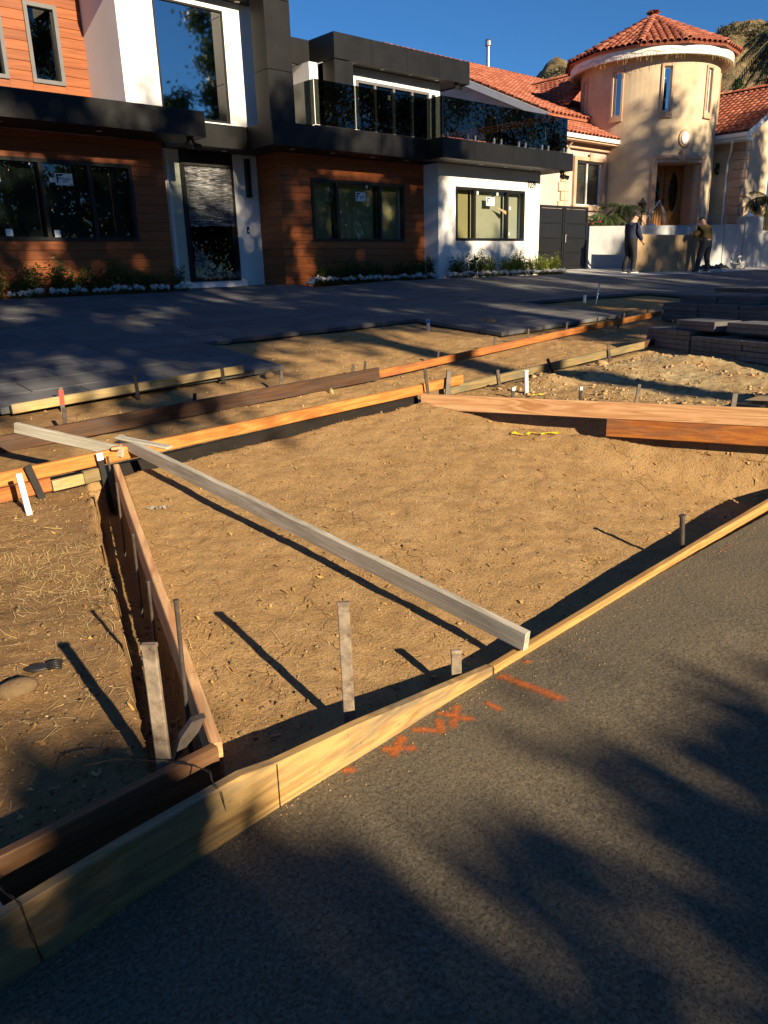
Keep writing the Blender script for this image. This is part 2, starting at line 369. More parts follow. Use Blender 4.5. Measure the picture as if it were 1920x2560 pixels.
M['stake_steel'] = plain('stake_steel', (.10, .085, .075), .55, .25, 18, .3, .003, .5, .6, True, (.20, .13, .085))
M['stake_black'] = plain('stake_black', (.022, .021, .02), .5, .25, 18, .2, .003, .5, .3)
M['pvc'] = plain('pvc', (.80, .80, .78), .35, .04, 6, .02); M['paint_red'] = plain('paint_red', (.60, .05, .03), .5, .1, 8, .05)
M['paint_blue'] = plain('paint_blue', (.05, .18, .55), .5, .1, 8, .05)
M['wire'] = plain('wire', (.075, .05, .036), .6, .3, 30, .1, .001, .5, .5)
M['rock'] = plain('rock', (.36, .24, .12), .9, .3, 9, .5, .01, .2, 0, True)
M['rock_grey'] = plain('rock_grey', (.17, .115, .06), .9, .3, 9, .5, .01, .2, 0, True)
M['straw'] = leafmat('straw', (.46, .30, .11), (.66, .50, .24), .1)
M['leaf_dry'] = leafmat('leaf_dry', (.36, .18, .06), (.58, .40, .14), .2)
M['concrete'] = plain('concrete', (.42, .41, .38), .85, .12, 5, .3)
M['bark'] = plain('bark', (.10, .075, .055), .9, .3, 7, .8, .02, .1)
M['leaf_tree'] = leafmat('leaf_tree', (.028, .055, .012), (.075, .12, .028), .25)
M['leaf_shrub'] = leafmat('leaf_shrub', (.025, .055, .010), (.10, .13, .02), .3)
M['leaf_palm'] = leafmat('leaf_palm', (.035, .065, .018), (.085, .12, .035), .2)
M['leaf_palm_dark'] = leafmat('leaf_palm_dark', (.010, .016, .007), (.03, .04, .015), .1)
M['leaf_bright'] = leafmat('leaf_bright', (.11, .16, .015), (.26, .30, .035), .35)
M['leaf_conifer'] = leafmat('leaf_conifer', (.05, .10, .025), (.12, .18, .06), .2)
M['petal_white'] = leafmat('petal_white', (.74, .72, .70), (.86, .85, .84), .3)
M['petal_red'] = leafmat('petal_red', (.50, .02, .03), (.70, .05, .06), .2)
M['drywall'] = plain('drywall', (.31, .215, .12), .85, .06, 2.5, .1)
M['film'] = None
def _film():
    m, t, N = nodes('film'); v = coords(t, (1, 1, 4)); 
    tr = t.nodes.new('ShaderNodeBsdfTransparent'); gl = t.nodes.new('ShaderNodeBsdfPrincipled'); gl.inputs['Base Color'].default_value = (.62,.64,.66,1); gl.inputs['Roughness'].default_value = .18
    n = noise(t, coords(t, (2, 2, 30)), 2.0, 4, .6, 1.5); k = ramp(t, n, ((.42, (.06,)*3), (.70, (.62,)*3)))
    bp = t.nodes.new('ShaderNodeBump'); bp.inputs['Strength'].default_value = .7; bp.inputs['Distance'].default_value = .02; t.links.new(n, bp.inputs['Height']); t.links.new(bp.outputs[0], gl.inputs['Normal'])
    mx = t.nodes.new('ShaderNodeMixShader'); t.links.new(k, mx.inputs[0]); t.links.new(tr.outputs[0], mx.inputs[1]); t.links.new(gl.outputs[0], mx.inputs[2])
    o = t.nodes.new('ShaderNodeOutputMaterial'); t.links.new(mx.outputs[0], o.inputs[0]); return m
M['film'] = _film()

_W1 = 'zeroth first second third fourth fifth sixth seventh eighth ninth tenth eleventh twelfth thirteenth fourteenth fifteenth sixteenth seventeenth eighteenth nineteenth'.split(); _W10 = {2: 'twent', 3: 'thirt', 4: 'fort', 5: 'fift'}
def nth(n):
    if n < 20: return _W1[n]
    return _W10[n//10]+('ieth' if n % 10 == 0 else 'y-'+_W1[n % 10])
# ------------------------------------------------------------------ noise and terrain height
_T = RNG.random((64, 64))
def vn(x, y, f, s=0):
    x = np.asarray(x, float)*f + s*7.31; y = np.asarray(y, float)*f + s*3.17
    i = np.floor(x).astype(int); j = np.floor(y).astype(int); a = x-i; b = y-j; a = a*a*(3-2*a); b = b*b*(3-2*b)
    g = lambda p, q: _T[p % 64, q % 64]
    return (g(i,j)*(1-a)+g(i+1,j)*a)*(1-b)+(g(i,j+1)*(1-a)+g(i+1,j+1)*a)*b - .5
def cl(x, a, b): return np.minimum(np.maximum(x, a), b)
def sm(x, a, b):
    t = cl((x-a)/(b-a), 0., 1.); return t*t*(3-2*t)
def S(u, w):
    "finished level of the lot"
    u = np.asarray(u, float); w = np.asarray(w, float)
    z = .105*(w-1.9) + .03*cl(u-4, -3., 9.)*cl((15-w)/10., 0., 1.) + .11*sm(u, 9, 13)*(1-sm(u, 20, 23))*sm(w, 10, 14)
    cap = 1.38 + .11*sm(u, 14, 20)
    return np.minimum(z, cap)
def deck(u, w):
    "where the paving lies"
    a = (u < 5.2) & (w > 7.36); b = (u >= 5.2) & (u < 9.15) & (w > 9.16); c = (u >= 9.15) & (u < 12.6) & (w > 7.36)
    d = (u >= 12.6) & (u < 17.4) & (w > 9.61); e = (u >= 17.4) & (w > 6.46)
    top = np.where(u < 8.1, 14.42, np.where(u < 10.7, 15.2, np.where(u < 19.9, 13.75, np.where(u < 24.8, 15.9, 15.2))))
    return (a | b | c | d | e) & (w < top)
def hd(u, w):
    "dug dirt without the fine relief"
    u = np.asarray(u, float); w = np.asarray(w, float)
    zf = .02-.035*cl(u-1.1, -1.5, 6.); zb = .405+.04*cl(u-3.8, -3., 4.)
    pad = zf+(zb-zf)*(w-2.2)/2.8
    ur = 5.07+.99*(4.96-w)/2.66; edge = .13+.075*(w-2.2)
    pad = pad+(np.maximum(edge, pad)-pad)*sm(u, ur-.45, ur-.08)
    ul = 1.03+1.05*(w-2.0)/2.95; ur = 5.07+.99*(4.96-w)/2.66
    left = .03+.075*(w-2.0)+.02*np.sin(u*3+w*2)
    right = .40+.03*(cl(u, 5, 14)-6)+.02*(w-4)
    jag = .05*vn(u, w, 5, 3)+.03*vn(u, w, 13, 4)
    z = pad+(left-pad)*sm(-(u-ul)+jag, .17, .23)+(right-pad)*sm(u-ur, .05, .35)
    z = z - .26*sm(u+jag, ul-.21, ul-.19)*(1-sm(u, ul-.03, ul+.03))*sm(w, 2.05, 2.3)*(1-sm(w, 4.95, 5.05))
    strip = S(u, w)-.13*(1-sm(u, 5.5, 9.5))*sm(w, 5.2, 5.6)*(1-sm(w, 6.6, 7.5))-.03-.045*sm(w, 6.8, 7.3)
    z = z+(strip-z)*sm(w, 5.12, 5.45)
    z = z - .24*sm(w+jag*.6, 4.93, 4.99)*(1-sm(w, 5.2, 5.36))*sm(u, 1.9, 2.2)*(1-sm(u, 5.2, 5.6))
    z = z - .07*sm(u-jag*.6, ur-.07, ur-.04)*(1-sm(u, ur+.10, ur+.2))*(1-sm(w, 4.7, 5.0))*sm(w, 1.9, 2.2)
    z = z - .16*(1-sm(w, 1.92, 2.0))*(1-sm(u, 1.0, 1.2))
    # spoil heaps
    for (a, b, h, r) in ((5.0, 6.95, .08, .5), (4.1, 6.9, .05, .6), (6.7, 4.75, .10, .3), (7.6, 4.6, .07, .45), (13.0, 7.2, .12, .6), (2.0, 6.95, .05, .5), (8.6, 4.3, .08, .5), (.35, 2.9, .04, .3)):
        z = z + h*np.exp(-((u-a)**2+(w-b)**2)/(r*r)*1.5)
    return z
def hr(u, w):
    "dirt with relief"
    rough = 1+.9*sm(u, 5.8, 6.6)*(1-sm(w, 5, 6))+.5*sm(w, 5.2, 6.5)+.5*(1-sm(u, 1.0, 1.6))
    r = .022*vn(u, w, 1.7, 1)+.010*vn(u, w, 5.3, 2)+.008*vn(u, w, 14, 5)+.006*vn(u, w, 33, 6)
    r = r + .012*np.abs(vn(u, w, 9, 8))*2*sm(vn(u, w, .9, 9), 0, .25)
    return hd(u, w)+r*rough
def grid(us, ws, zf, name, mat, keep=None):
    U_, W_ = np.meshgrid(us, ws); Z_ = zf(U_, W_)
    V = np.stack([U_, W_, Z_], -1).reshape(-1, 3); n, m = len(us), len(ws)
    i = np.arange(n-1)[None, :]+np.arange(m-1)[:, None]*n
    F = np.stack([i, i+1, i+1+n, i+n], -1).reshape(-1, 4)
    if keep is not None:
        c = V[F].mean(1); F = F[keep(c[:, 0], c[:, 1])]
    return npmesh(name, V, F, mat, smooth=True)
def spaced(*seg):
    out = []
    for a, b, s in seg: out += list(np.arange(a, b-1e-6, s))
    return np.array(out+[seg[-1][1]])
dirt_us = spaced((-9, -1, .2), (-1, 0, .05), (0, 6.6, .02), (6.6, 10, .035), (10, 16, .08), (16, 44, .5))
dirt_ws = spaced((1.81, 5.45, .02), (5.45, 7.6, .03), (7.6, 10.5, .05), (10.5, 17, .25))
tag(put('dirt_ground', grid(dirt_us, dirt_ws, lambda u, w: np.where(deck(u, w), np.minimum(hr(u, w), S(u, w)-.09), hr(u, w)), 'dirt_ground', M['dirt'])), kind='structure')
def asph(u, w): return .0012*vn(u, w, 38, 3)+.0022*vn(u, w, 83, 4)+.02*vn(u, w, .5, 2)*sm(w, 1.6, 1.0)
st_us = spaced((-90, -2, 4), (-2, 0, .1), (0, 4.2, .010), (4.2, 8, .05), (8, 100, 4)); st_ws = spaced((-9, .2, .4), (.2, 1.95, .010))
tag(put('street', grid(st_us, st_ws, lambda u, w: asph(u, w)-.10*sm(w, 1.86, 1.9)*(1-sm(u, 5.3, 5.4)), 'street', M['asphalt'])), kind='structure')
# far terrain: one sheet to the horizon, below everything built
def terr(u, w): return np.where(w > 0, .9*sm(w, 14, 22), -.06)-.35*(1-sm(w, 12, 16))*(w > 0)
tus = np.concatenate([-np.geomspace(1500, 12, 24), np.linspace(-10, 60, 30), np.geomspace(64, 1500, 24)]); tws = np.concatenate([-np.geomspace(1500, 14, 20), np.array([-12, -10, -9.05, -5, 0, 4, 10, 13]), np.linspace(14, 40, 14), np.geomspace(44, 1500, 24)])
M['earth'] = plain('earth', (.22, .16, .09), .95, .25, .3, .5, .05, .1, rnd=False)
tag(put('terrain', grid(tus, tws, terr, 'terrain', M['earth'])), kind='structure')
# ------------------------------------------------------------------ paved driveway: slabs in running bond
drv = D.objects.new('driveway', None); COL.objects.link(drv); ORG[drv.name] = Vector((0,0,0)); drv['kind'] = 'structure'
slab = MB().bbox(-.447, .447, -.222, .222, -.062, 0, .007).mesh('paver', M['paver'])
pv = []
w = 6.46; row = 0; fine_u = np.arange(-6, 36, .02)
while w < 15.9:
    ww = w+.225; ins = deck(fine_u, np.full(fine_u.shape, ww)) & ~((fine_u > 19.9) & (ww > 13.1)); ins[0] = ins[-1] = False
    e = np.flatnonzero(np.diff(ins.astype(int))); off = .45 if row % 2 else 0
    for a, b in zip(fine_u[e[::2]]+.02, fine_u[e[1::2]]+.02):
        k = math.floor((a+6-off)/.9)
        while -6+off+k*.9 < b:
            x0, x1 = max(a, -6+off+k*.9), min(b, -6+off+(k+1)*.9); k += 1
            if x1-x0 > .06: pv.append(((x0+x1)/2, ww, round(x1-x0, 2)))
    w += .45; row += 1
slabs = {}
def slab_me(L):
    if L not in slabs: slabs[L] = MB().bbox(-L/2+.005, L/2-.005, -.220, .220, -.062, 0, .007).mesh('paver', M['paver'])
    return slabs[L]
def slab_m(uu, ww):
    z = float(S(uu, ww)); dx = float(S(uu+.2, ww)-S(uu-.2, ww))/.4; dy = float(S(uu, ww+.1)-S(uu, ww-.1))/.2
    n = Vector((-dx, -dy, 1)).normalized(); x = Vector((1, 0, dx)).normalized(); y = n.cross(x)
    j = random.uniform(-.0025, .0025)
    m = Matrix((x, y, n)).transposed().to_4x4(); m.translation = (uu, ww, z+j); return m
pv.sort(key=lambda p: (p[0]**2+p[1]**2)/p[2] if p[0] < 24 else 9e9)
for p_ in pv[:300]: link('paver', slab_me(p_[2]), slab_m(p_[0], p_[1]), drv)
far = MB()
for p_ in pv[300:]:
    m = slab_m(p_[0], p_[1]); sme = slab_me(p_[2]); far.add([m @ v.co for v in sme.vertices], [tuple(q.vertices) for q in sme.polygons])
tag(far.build('far_pavers', M['paver'], drv), kind='stuff')
cw = put('concrete_apron', grid(np.linspace(19.92, 40, 60), np.linspace(13.12, 15.98, 12), lambda u, w: S(u, w)+.004, 'concrete_apron', M['concrete'])); tag(cw, kind='structure')

# ------------------------------------------------------------------ the modern house
H1 = empty('modern_house', (12, 15, 1.38), 'modern two-storey house with black fascia bands, white stucco and orange wood siding', 'house')
def plank_wall(u0, u1, w, z0, z1, hole=None, side=None, pitch=.168, th=.03):
    "horizontal boards; hole=(u0,u1,z0,z1); side: boards on a wall of constant u running over w"
    z = z0; k = 0
    while z < z1-.02:
        zt = min(z+pitch, z1); spans = [(u0, u1)]
        if hole and zt > hole[2]+.01 and z < hole[3]-.01: spans = [(u0, hole[0]), (hole[1], u1)]
        for a, b in spans:
            if b-a < .02: continue
            g = .005; x = random.uniform(0, .0015)
            mb = MB()
            if side is None: 
                zz0, zz1 = z+g, zt
                if hole and len(spans) == 1:
                    if z < hole[3] < zt and hole[0] > u0: pass
                mb.bbox(a, b, w+x, w+th, zz0, zz1, .004)
            else: mb.bbox(side+x, side+th, a, b, z+g, zt, .004)
            mb.build('plank', M['siding'], H1)
        if hole and len(spans) == 2:
            if z < hole[3] < zt-.004: MB().bbox(hole[0], hole[1], w, w+th, hole[3], zt, .002).build('plank', M['siding'], H1)
            if z < hole[2]-.009 < zt: MB().bbox(hole[0], hole[1], w, w+th, z+.005, hole[2], .002).build('plank', M['siding'], H1)
        z = zt; k += 1
def wallbox(mb, u0, u1, w0, w1, z0, z1, holes=()):
    "wall slab with rectangular holes (side by side in u)"
    if not holes: mb.box(u0, u1, w0, w1, z0, z1); return mb
    x = u0
    for (a, b, c, d) in sorted(holes):
        if a > x: mb.box(x, a, w0, w1, z0, z1)
        if c > z0: mb.box(a, b, w0, w1, z0, c)
        if d < z1: mb.box(a, b, w0, w1, d, z1)
        x = b
    if x < u1: mb.box(x, u1, w0, w1, z0, z1)
    return mb
def window(parent, u0, u1, z0, z1, w, mull=(), fw=.065, proud=.02, depth=.1, frame='black_frame', gl='glass', inset=.05, name='window', pairs=None):
    mb = MB(); y0, y1 = w-proud, w+depth
    mb.box(u0, u1, y0, y1, z0, z0+fw); mb.box(u0, u1, y0, y1, z1-fw, z1)
    mb.box(u0, u0+fw, y0, y1, z0+fw, z1-fw); mb.box(u1-fw, u1, y0, y1, z0+fw, z1-fw)
    for x in mull: mb.box(x-fw*.55, x+fw*.55, y0+.004, y1, z0+fw, z1-fw)
    wn = mb.build(name, M[frame], parent)
    xs = [u0+fw] + [v for x in mull for v in (x-fw*.55, x+fw*.55)] + [u1-fw]
    for i in range(0, len(xs), 2): MB().box(xs[i], xs[i+1], w+inset-.004, w+inset+.004, z0+fw, z1-fw).build('pane', M[gl], wn)
    return wn
def room(u0, u1, w0, w1, z0, z1, mat, floor='floor_conc'):
    mb = MB(); mb.box(u0-.08, u1+.08, w1, w1+.08, z0, z1); mb.box(u0-.08, u0, w0, w1, z0, z1); mb.box(u1, u1+.08, w0, w1, z0, z1); mb.box(u0-.08, u1+.08, w0, w1+.08, z1, z1+.08)
    mb.build('room_wall', M[mat], H1); MB().box(u0-.08, u1+.08, w0, w1+.08, z0-.08, z0).build('room_floor', M[floor], H1)
def fascia(u0, u1, w, z0, z1, th=.03, seams=1.25, mat='black_panel', back=False):
    n = max(1, round((u1-u0)/seams)); s = (u1-u0)/n
    for i in range(n): MB().bbox(u0+i*s+(.004 if i else 0), u0+(i+1)*s-(.004 if i < n-1 else 0), w, w+th, z0, z1, .002).build('fascia_panel', M[mat], H1)
def fascia_side(u, w0, w1, z0, z1, th=.03, d=1, seams=1.25):
    n = max(1, round((w1-w0)/seams)); s = (w1-w0)/n
    for i in range(n): MB().bbox(min(u, u+d*th), max(u, u+d*th), w0+i*s+.003, w0+(i+1)*s-.003, z0, z1, .002).build('fascia_panel', M['black_panel'], H1)
def downlight(u, w, z): MB().lathe((u, w, z), [(.055, .0), (.06, -.006), (.042, -.008), (.04, -.002)], 14).build('downlight', M['light_lens'], H1)
def sticker(parent, u0, u1, z0, z1, w, logo=True):
    s = MB().box(u0, u1, w-.004, w, z0, z1).build('sticker', M['card_white'], parent)
    if not logo: return s
    a, h = u1-u0, z1-z0; P = lambda x, y: (u0+x*a, z0+y*h)
    mb = MB()
    for pts in ([P(.08,.10),P(.17,.26),P(.17,.92),P(.08,.92)], [P(.17,.76),P(.40,.76),P(.50,.92),P(.17,.92)], [P(.17,.52),P(.27,.52),P(.35,.64),P(.17,.64)]):
        mb.prism(pts, lambda x, z: (x, w-.006, z), lambda x, z: (x, w-.0045, z))
    for k in range(8): mb.box(u0+a*(.38+.066*k), u0+a*(.425+.066*k), w-.006, w-.0045, z0+h*.50, z0+h*.60)
    for k, y in enumerate((.40, .32, .24)): mb.box(u0+a*.4, u0+a*(.8-.08*k), w-.006, w-.0045, z0+h*y, z0+h*(y+.03))
    mb.box(u0+a*.86, u0+a*.95, w-.006, w-.0045, z0+h*.05, z0+h*.13)
    mb.build('print', M['ink_blue'], None) if False else None
    o = mb.build('sticker', M['ink_blue'], parent); return s
G0 = 1.30
# left block, lower storey
LW = (4.35, 7.37, 2.30, 3.68)
wallbox(MB(), 0.5, 8.07, 15.03, 15.25, G0, 4.13, [LW]).build('wall', M['white_stucco'], H1)
plank_wall(0.5, 8.07, 15.0, G0, 4.13, LW)
wn = window(H1, *LW, 15.0, (5.65, 6.54), gl='glass_dark')
sticker(wn, 5.90, 6.22, 3.26, 3.46, 15.03)
for a, b, c, d in ((5.8, 5.9, 3.30, 3.38), (5.75, 5.86, 2.36, 2.49), (4.9, 5.02, 2.38, 2.5), (4.85, 4.95, 3.27, 3.36)): sticker(wn, a, b, c, d, 15.03, False)
for a_, b_ in ((4.4, 5.6), (5.7, 6.5), (6.6, 7.3)):
    mb = MB()
    for i in range(30):
        x0 = a_+(b_-a_)*i/30; x1 = a_+(b_-a_)*(i+1)/30; y = lambda x: 15.20+.012*math.sin(x*31)+.008*math.sin(x*77)
        mb.quad((x0, y(x0), 2.2), (x1, y(x1), 2.2), (x1, y(x1), 3.75), (x0, y(x0), 3.75))
    mb.build('plastic_sheet', M['paper_grey'], H1, smooth=True)
room(3.5, 8.0, 15.25, 18.2, 1.5, 4.1, 'room_grey')
MB().box(6.75, 7.0, 16.6, 16.66, 1.5, 2.9).box(7.05, 7.12, 16.6, 16.66, 1.5, 2.6).build('leaning_panel', M['room_yellow'], H1)
# plastic sheets hanging inside
for k, (a, b) in enumerate(((4.5, 5.5), (5.8, 6.4), (6.8, 7.25))):
    mb = MB(); n = 24
    for i in range(n):
        x0 = a+(b-a)*i/n; x1 = a+(b-a)*(i+1)/n; y = lambda x: 15.6+.03*math.sin(x*38+k)+.02*math.sin(x*91)
        mb.quad((x0, y(x0), 1.6), (x1, y(x1), 1.6), (x1, y(x1), 3.9), (x0, y(x0), 3.9))
    mb.build('plastic_sheet', M['film'], H1, smooth=True)
# door bay
wallbox(MB(), 8.07, 11.0, 15.65, 15.9, G0, 4.13, [(8.52, 10.05, 1.50, 3.92)]).build('wall', M['white_stucco'], H1)
MB().bbox(8.40, 10.12, 15.52, 15.66, G0, 1.475, .006).build('door_step', M['white_stucco'], H1)
MB().box(8.44, 8.515, 15.60, 15.70, 1.48, 4.128).build('door_jamb', M['white_paint'], H1)
dr = MB().box(8.78, 8.83, 15.62, 15.75, 1.50, 3.90).box(10.0, 10.05, 15.62, 15.75, 1.50, 3.90).box(8.83, 10.0, 15.62, 15.75, 3.84, 3.90).box(8.83, 10.0, 15.62, 15.75, 1.50, 1.53).box(8.775, 10.05, 15.62, 15.75, 3.905, 4.125).build('door', M['black_frame'], H1)
MB().box(8.83, 10.0, 15.69, 15.70, 1.53, 3.84).build('door_glass', M['glass_tint'], dr)
MB().box(8.83, 8.90, 15.655, 15.685, 1.53, 3.84).box(9.93, 10.0, 15.655, 15.685, 1.53, 3.84).build('door_stile', M['black_panel'], dr)
MB().box(8.53, 8.775, 15.66, 15.68, 1.49, 4.12).build('side_light', M['glass_frost'], dr)
# stretch film over the door, torn at the bottom
mb = MB(); nu, nz = 26, 40
def fz(i, j):
    x = 8.86+1.12*i/nu; z = 2.62+1.2*j/nz
    if j == 0: z += .10*(i/nu)+.02*math.sin(i*1.3)
    return (x, 15.605+.012*math.sin(z*47+x*5)+.009*math.sin(z*101+x*13)+.006*math.sin(x*31), z)
for i in range(nu):
    for j in range(nz): mb.quad(fz(i,j), fz(i+1,j), fz(i+1,j+1), fz(i,j+1))
mb.build('stretch_film', M['film'], dr, smooth=True)
mb = MB()
def fr(i, j):
    a = i/22; b = j/18; zt = 2.36-.72*min(1, a*1.5)**.8+.22*max(0, a-.75)*2; x = 8.86+1.14*a
    z = 1.55+(zt-1.55)*b
    return (x, 15.56+.035*math.sin(a*19+b*7)+.02*math.sin(b*23+a*31)-.03*(1-b), z)
for i in range(22):
    for j in range(18): mb.quad(fr(i,j), fr(i+1,j), fr(i+1,j+1), fr(i,j+1))
mb.build('torn_film', M['film'], dr, smooth=True)
MB().bbox(10.36, 10.47, 15.56, 15.65, 3.26, 4.05, .006).build('wall_lamp', M['black_frame'], H1)
db = MB().bbox(10.31, 10.37, 15.628, 15.65, 2.50, 2.64, .004).build('door_bell', M['black_frame'], H1); MB().box(10.325, 10.355, 15.622, 15.629, 2.53, 2.58).build('button', M['light_lens'], db)
room(8.1, 10.6, 15.9, 19.5, 1.5, 4.1, 'room_dark')
# middle wood block
MW = (11.54, 14.47, 2.30, 3.64)
wallbox(MB(), 10.72, 15.17, 14.83, 15.1, G0, 4.13, [MW]).build('wall', M['white_stucco'], H1)
MB().box(10.72, 10.95, 15.1, 15.65, G0, 4.13).build('wall', M['white_stucco'], H1)
plank_wall(10.69, 15.17, 14.8, G0, 4.13, MW); plank_wall(14.835, 15.645, 14.8, G0, 4.13, side=10.688)
wn = window(H1, *MW, 14.8, (12.30, 13.655))
sticker(wn, 12.89, 13.20, 3.21, 3.41, 14.83); sticker(wn, 13.22, 13.28, 3.5, 3.58, 14.83, False)
for a_, b_ in ((11.62, 12.26), (12.36, 13.6), (13.72, 14.40)): MB().box(a_, b_, 15.02, 15.03, 2.25, 3.7).build('lit_room_sheet', M['lit_room_olive'], wn)  # added sheets close behind the glass, standing in for the lit room
room(10.95, 15.1, 15.1, 16.0, 1.5, 4.1, 'room_yellow')
MB().box(12.0, 12.6, 15.8, 15.99, 1.5, 3.05).build('door_opening', M['room_grey'], H1)
# garage block
GW = (15.82, 18.69, 2.31, 3.62)
wallbox(MB(), 15.17, 19.40, 14.3, 14.55, G0, 4.13, [GW]).build('wall', M['white_stucco'], H1)
MB().box(15.17, 15.4, 14.55, 15.1, G0, 4.13).build('wall', M['white_stucco'], H1); MB().box(19.15, 19.40, 14.55, 22, G0, 4.13).build('wall', M['white_stucco'], H1)
wn = window(H1, *GW, 14.3, (16.565, 17.93)); sticker(wn, 17.07, 17.41, 3.20, 3.41, 14.33)
for a, b, c, d in ((16.68, 16.75, 3.46, 3.55), (17.5, 17.57, 3.46, 3.55), (18.05, 18.12, 3.12, 3.2), (18.03, 18.1, 2.45, 2.55)): sticker(wn, a, b, c, d, 14.33, False)
MB().add([(17.45, 14.325, 3.19), (17.9, 14.30, 3.08), (17.82, 14.25, 2.98), (17.6, 14.31, 3.12)], [(0,1,2,3)]).build('peeling_paper', M['drywall'], wn)
for a_, b_, m__ in ((15.9, 16.52, 'lit_room_olive'), (16.62, 17.88, 'lit_room_pale'), (17.98, 18.62, 'lit_room_pale')): MB().box(a_, b_, 14.50, 14.51, 2.25, 3.68).build('lit_room_sheet', M[m__], wn)  # same added sheets here, so the garage room looks lit
room(15.4, 19.1, 14.55, 15.6, 1.5, 4.1, 'room_yellow')
MB().box(16.6, 18.6, 15.4, 15.59, 2.3, 2.42).box(16.6, 18.6, 15.4, 15.59, 2.6, 2.72).box(16.6, 18.6, 15.4, 15.59, 2.9, 3.0).build('shelf', M['white_paint'], H1)
# house number
cu = D.curves.new('house_number', 'FONT'); cu.body = '1039'; cu.size = .26; cu.extrude = .008
to = D.objects.new('tmp', cu); COL.objects.link(to); bpy.context.view_layer.update()
tm = D.meshes.new_from_object(to.evaluated_get(bpy.context.evaluated_depsgraph_get())); D.objects.remove(to)
tm.materials.clear(); tm.materials.append(M['black_frame'])
xs = [v.co.x for v in tm.vertices]; ys = [v.co.y for v in tm.vertices]
sx = .34/(max(xs)-min(xs)); sy = .19/(max(ys)-min(ys))
hn = link('house_number', tm, Matrix.Translation((18.83, 14.29, 3.71)) @ Matrix.Rotation(R(90), 4, 'X') @ Matrix.Diagonal((sx, sy, 1, 1)) @ Matrix.Translation((-min(xs), -min(ys), 0)), H1)
# canopy bands and decks between the storeys
MB().box(0.5, 8.5, 14.08, 15.0, 4.135, 4.56).box(8.5, 10.05, 15.03, 15.65, 4.135, 4.56).box(0.5, 10.05, 15.0, 15.03, 4.14, 4.56).build('canopy_core', M['soffit'], H1)
fascia(0.5, 8.5, 14.05, 4.13, 4.57, seams=2.4); fascia_side(8.5, 14.08, 14.97, 4.13, 4.57, d=1)
fascia(8.53, 10.03, 14.99, 4.13, 4.57)
MB().box(10.08, 14.6, 14.08, 14.8, 4.135, 4.56).box(14.6, 19.84, 13.58, 14.3, 4.135, 4.56).box(10.08, 20, 14.8, 22, 4.13, 4.555).box(15.17, 19.84, 14.3, 14.8, 4.13, 4.555).build('deck', M['soffit'], H1)
fascia(10.05, 14.55, 14.05, 4.13, 4.57, seams=1.5); fascia_side(10.05, 14.08, 15.0, 4.13, 4.57, d=1)
fascia(14.55, 19.87, 13.55, 4.13, 4.57, seams=1.33); fascia_side(14.55, 13.58, 14.05, 4.13, 4.57, d=1); fascia_side(19.87, 13.58, 15.6, 4.13, 4.57, d=-1)
for u in (1.5, 3.2, 4.9, 6.6): downlight(u, 14.5, 4.133)
for u in (8.9, 9.7): downlight(u, 15.35, 4.133)
for u in (10.8, 11.9, 13.1, 14.2): downlight(u, 14.42, 4.133)
for u in (15.3, 16.4, 17.4, 18.5, 19.5): downlight(u, 13.95, 4.133)
# upper storey, left: orange wall set back, white bay with the tall window, dark column
OW = [(4.95, 5.90, 5.22, 6.6), (6.33, 6.95, 5.22, 6.58)]
wallbox(MB(), 0.5, 7.44, 16.53, 16.8, 4.56, 7.6, OW).build('wall', M['white_stucco'], H1)
z = 4.56
while z < 7.5:
    zt = z+.168; segs = [(0.5, 7.44)]
    for h in OW:
        if zt > h[2]+.01 and z < h[3]-.01:
            segs = [s for a, b in segs for s in (((a, h[0]), (h[1], b)) if a < h[0] < b else ((a, b),))]
    for a, b in segs: MB().bbox(a, b, 16.5+random.uniform(0, .0015), 16.53, z+.005, zt, .004).build('plank', M['siding'], H1)
    for h in OW:
        if z < h[2]-.009 < zt: MB().bbox(h[0], h[1], 16.5, 16.53, z+.005, h[2], .002).build('plank', M['siding'], H1)
        if z < h[3] < zt-.004: MB().bbox(h[0], h[1], 16.5, 16.53, h[3], zt, .002).build('plank', M['siding'], H1)
    z = zt
for h in OW: window(H1, *h, 16.5, (), .07, .035, .1, 'grey_frame', 'glass_dark')
room(1, 7.3, 16.8, 19.5, 4.6, 7.4, 'room_grey')
MB().box(0.5, 7.3, 15.75, 16.9, 7.6, 7.95).build('roof', M['black_panel'], H1)
BW = (8.18, 9.70, 4.60, 6.64)
wallbox(MB(), 7.44, 11.1, 15.02, 15.25, 4.56, 7.6, [BW]).box(7.44, 7.7, 15.25, 16.8, 4.56, 7.6).build('wall', M['white_stucco'], H1)
window(H1, *BW, 15.02, (), .035, .01, .08, 'black_frame', 'glass_mirror', .03)
room(7.75, 10.05, 15.3, 18.3, 4.6, 7.5, 'room_dark')
MB().box(7.25, 10.36, 14.72, 15.3, 6.83, 7.4).build('roof_overhang', M['black_panel'], H1); downlight(10.0, 14.9, 6.828)
col = MB()
for a, b in ((4.57, 5.50), (5.508, 6.75), (6.758, 8.0)): MB().bbox(10.06, 10.68, 14.09, 14.56, a, b, .003).build('column_panel', M['black_panel'], H1)
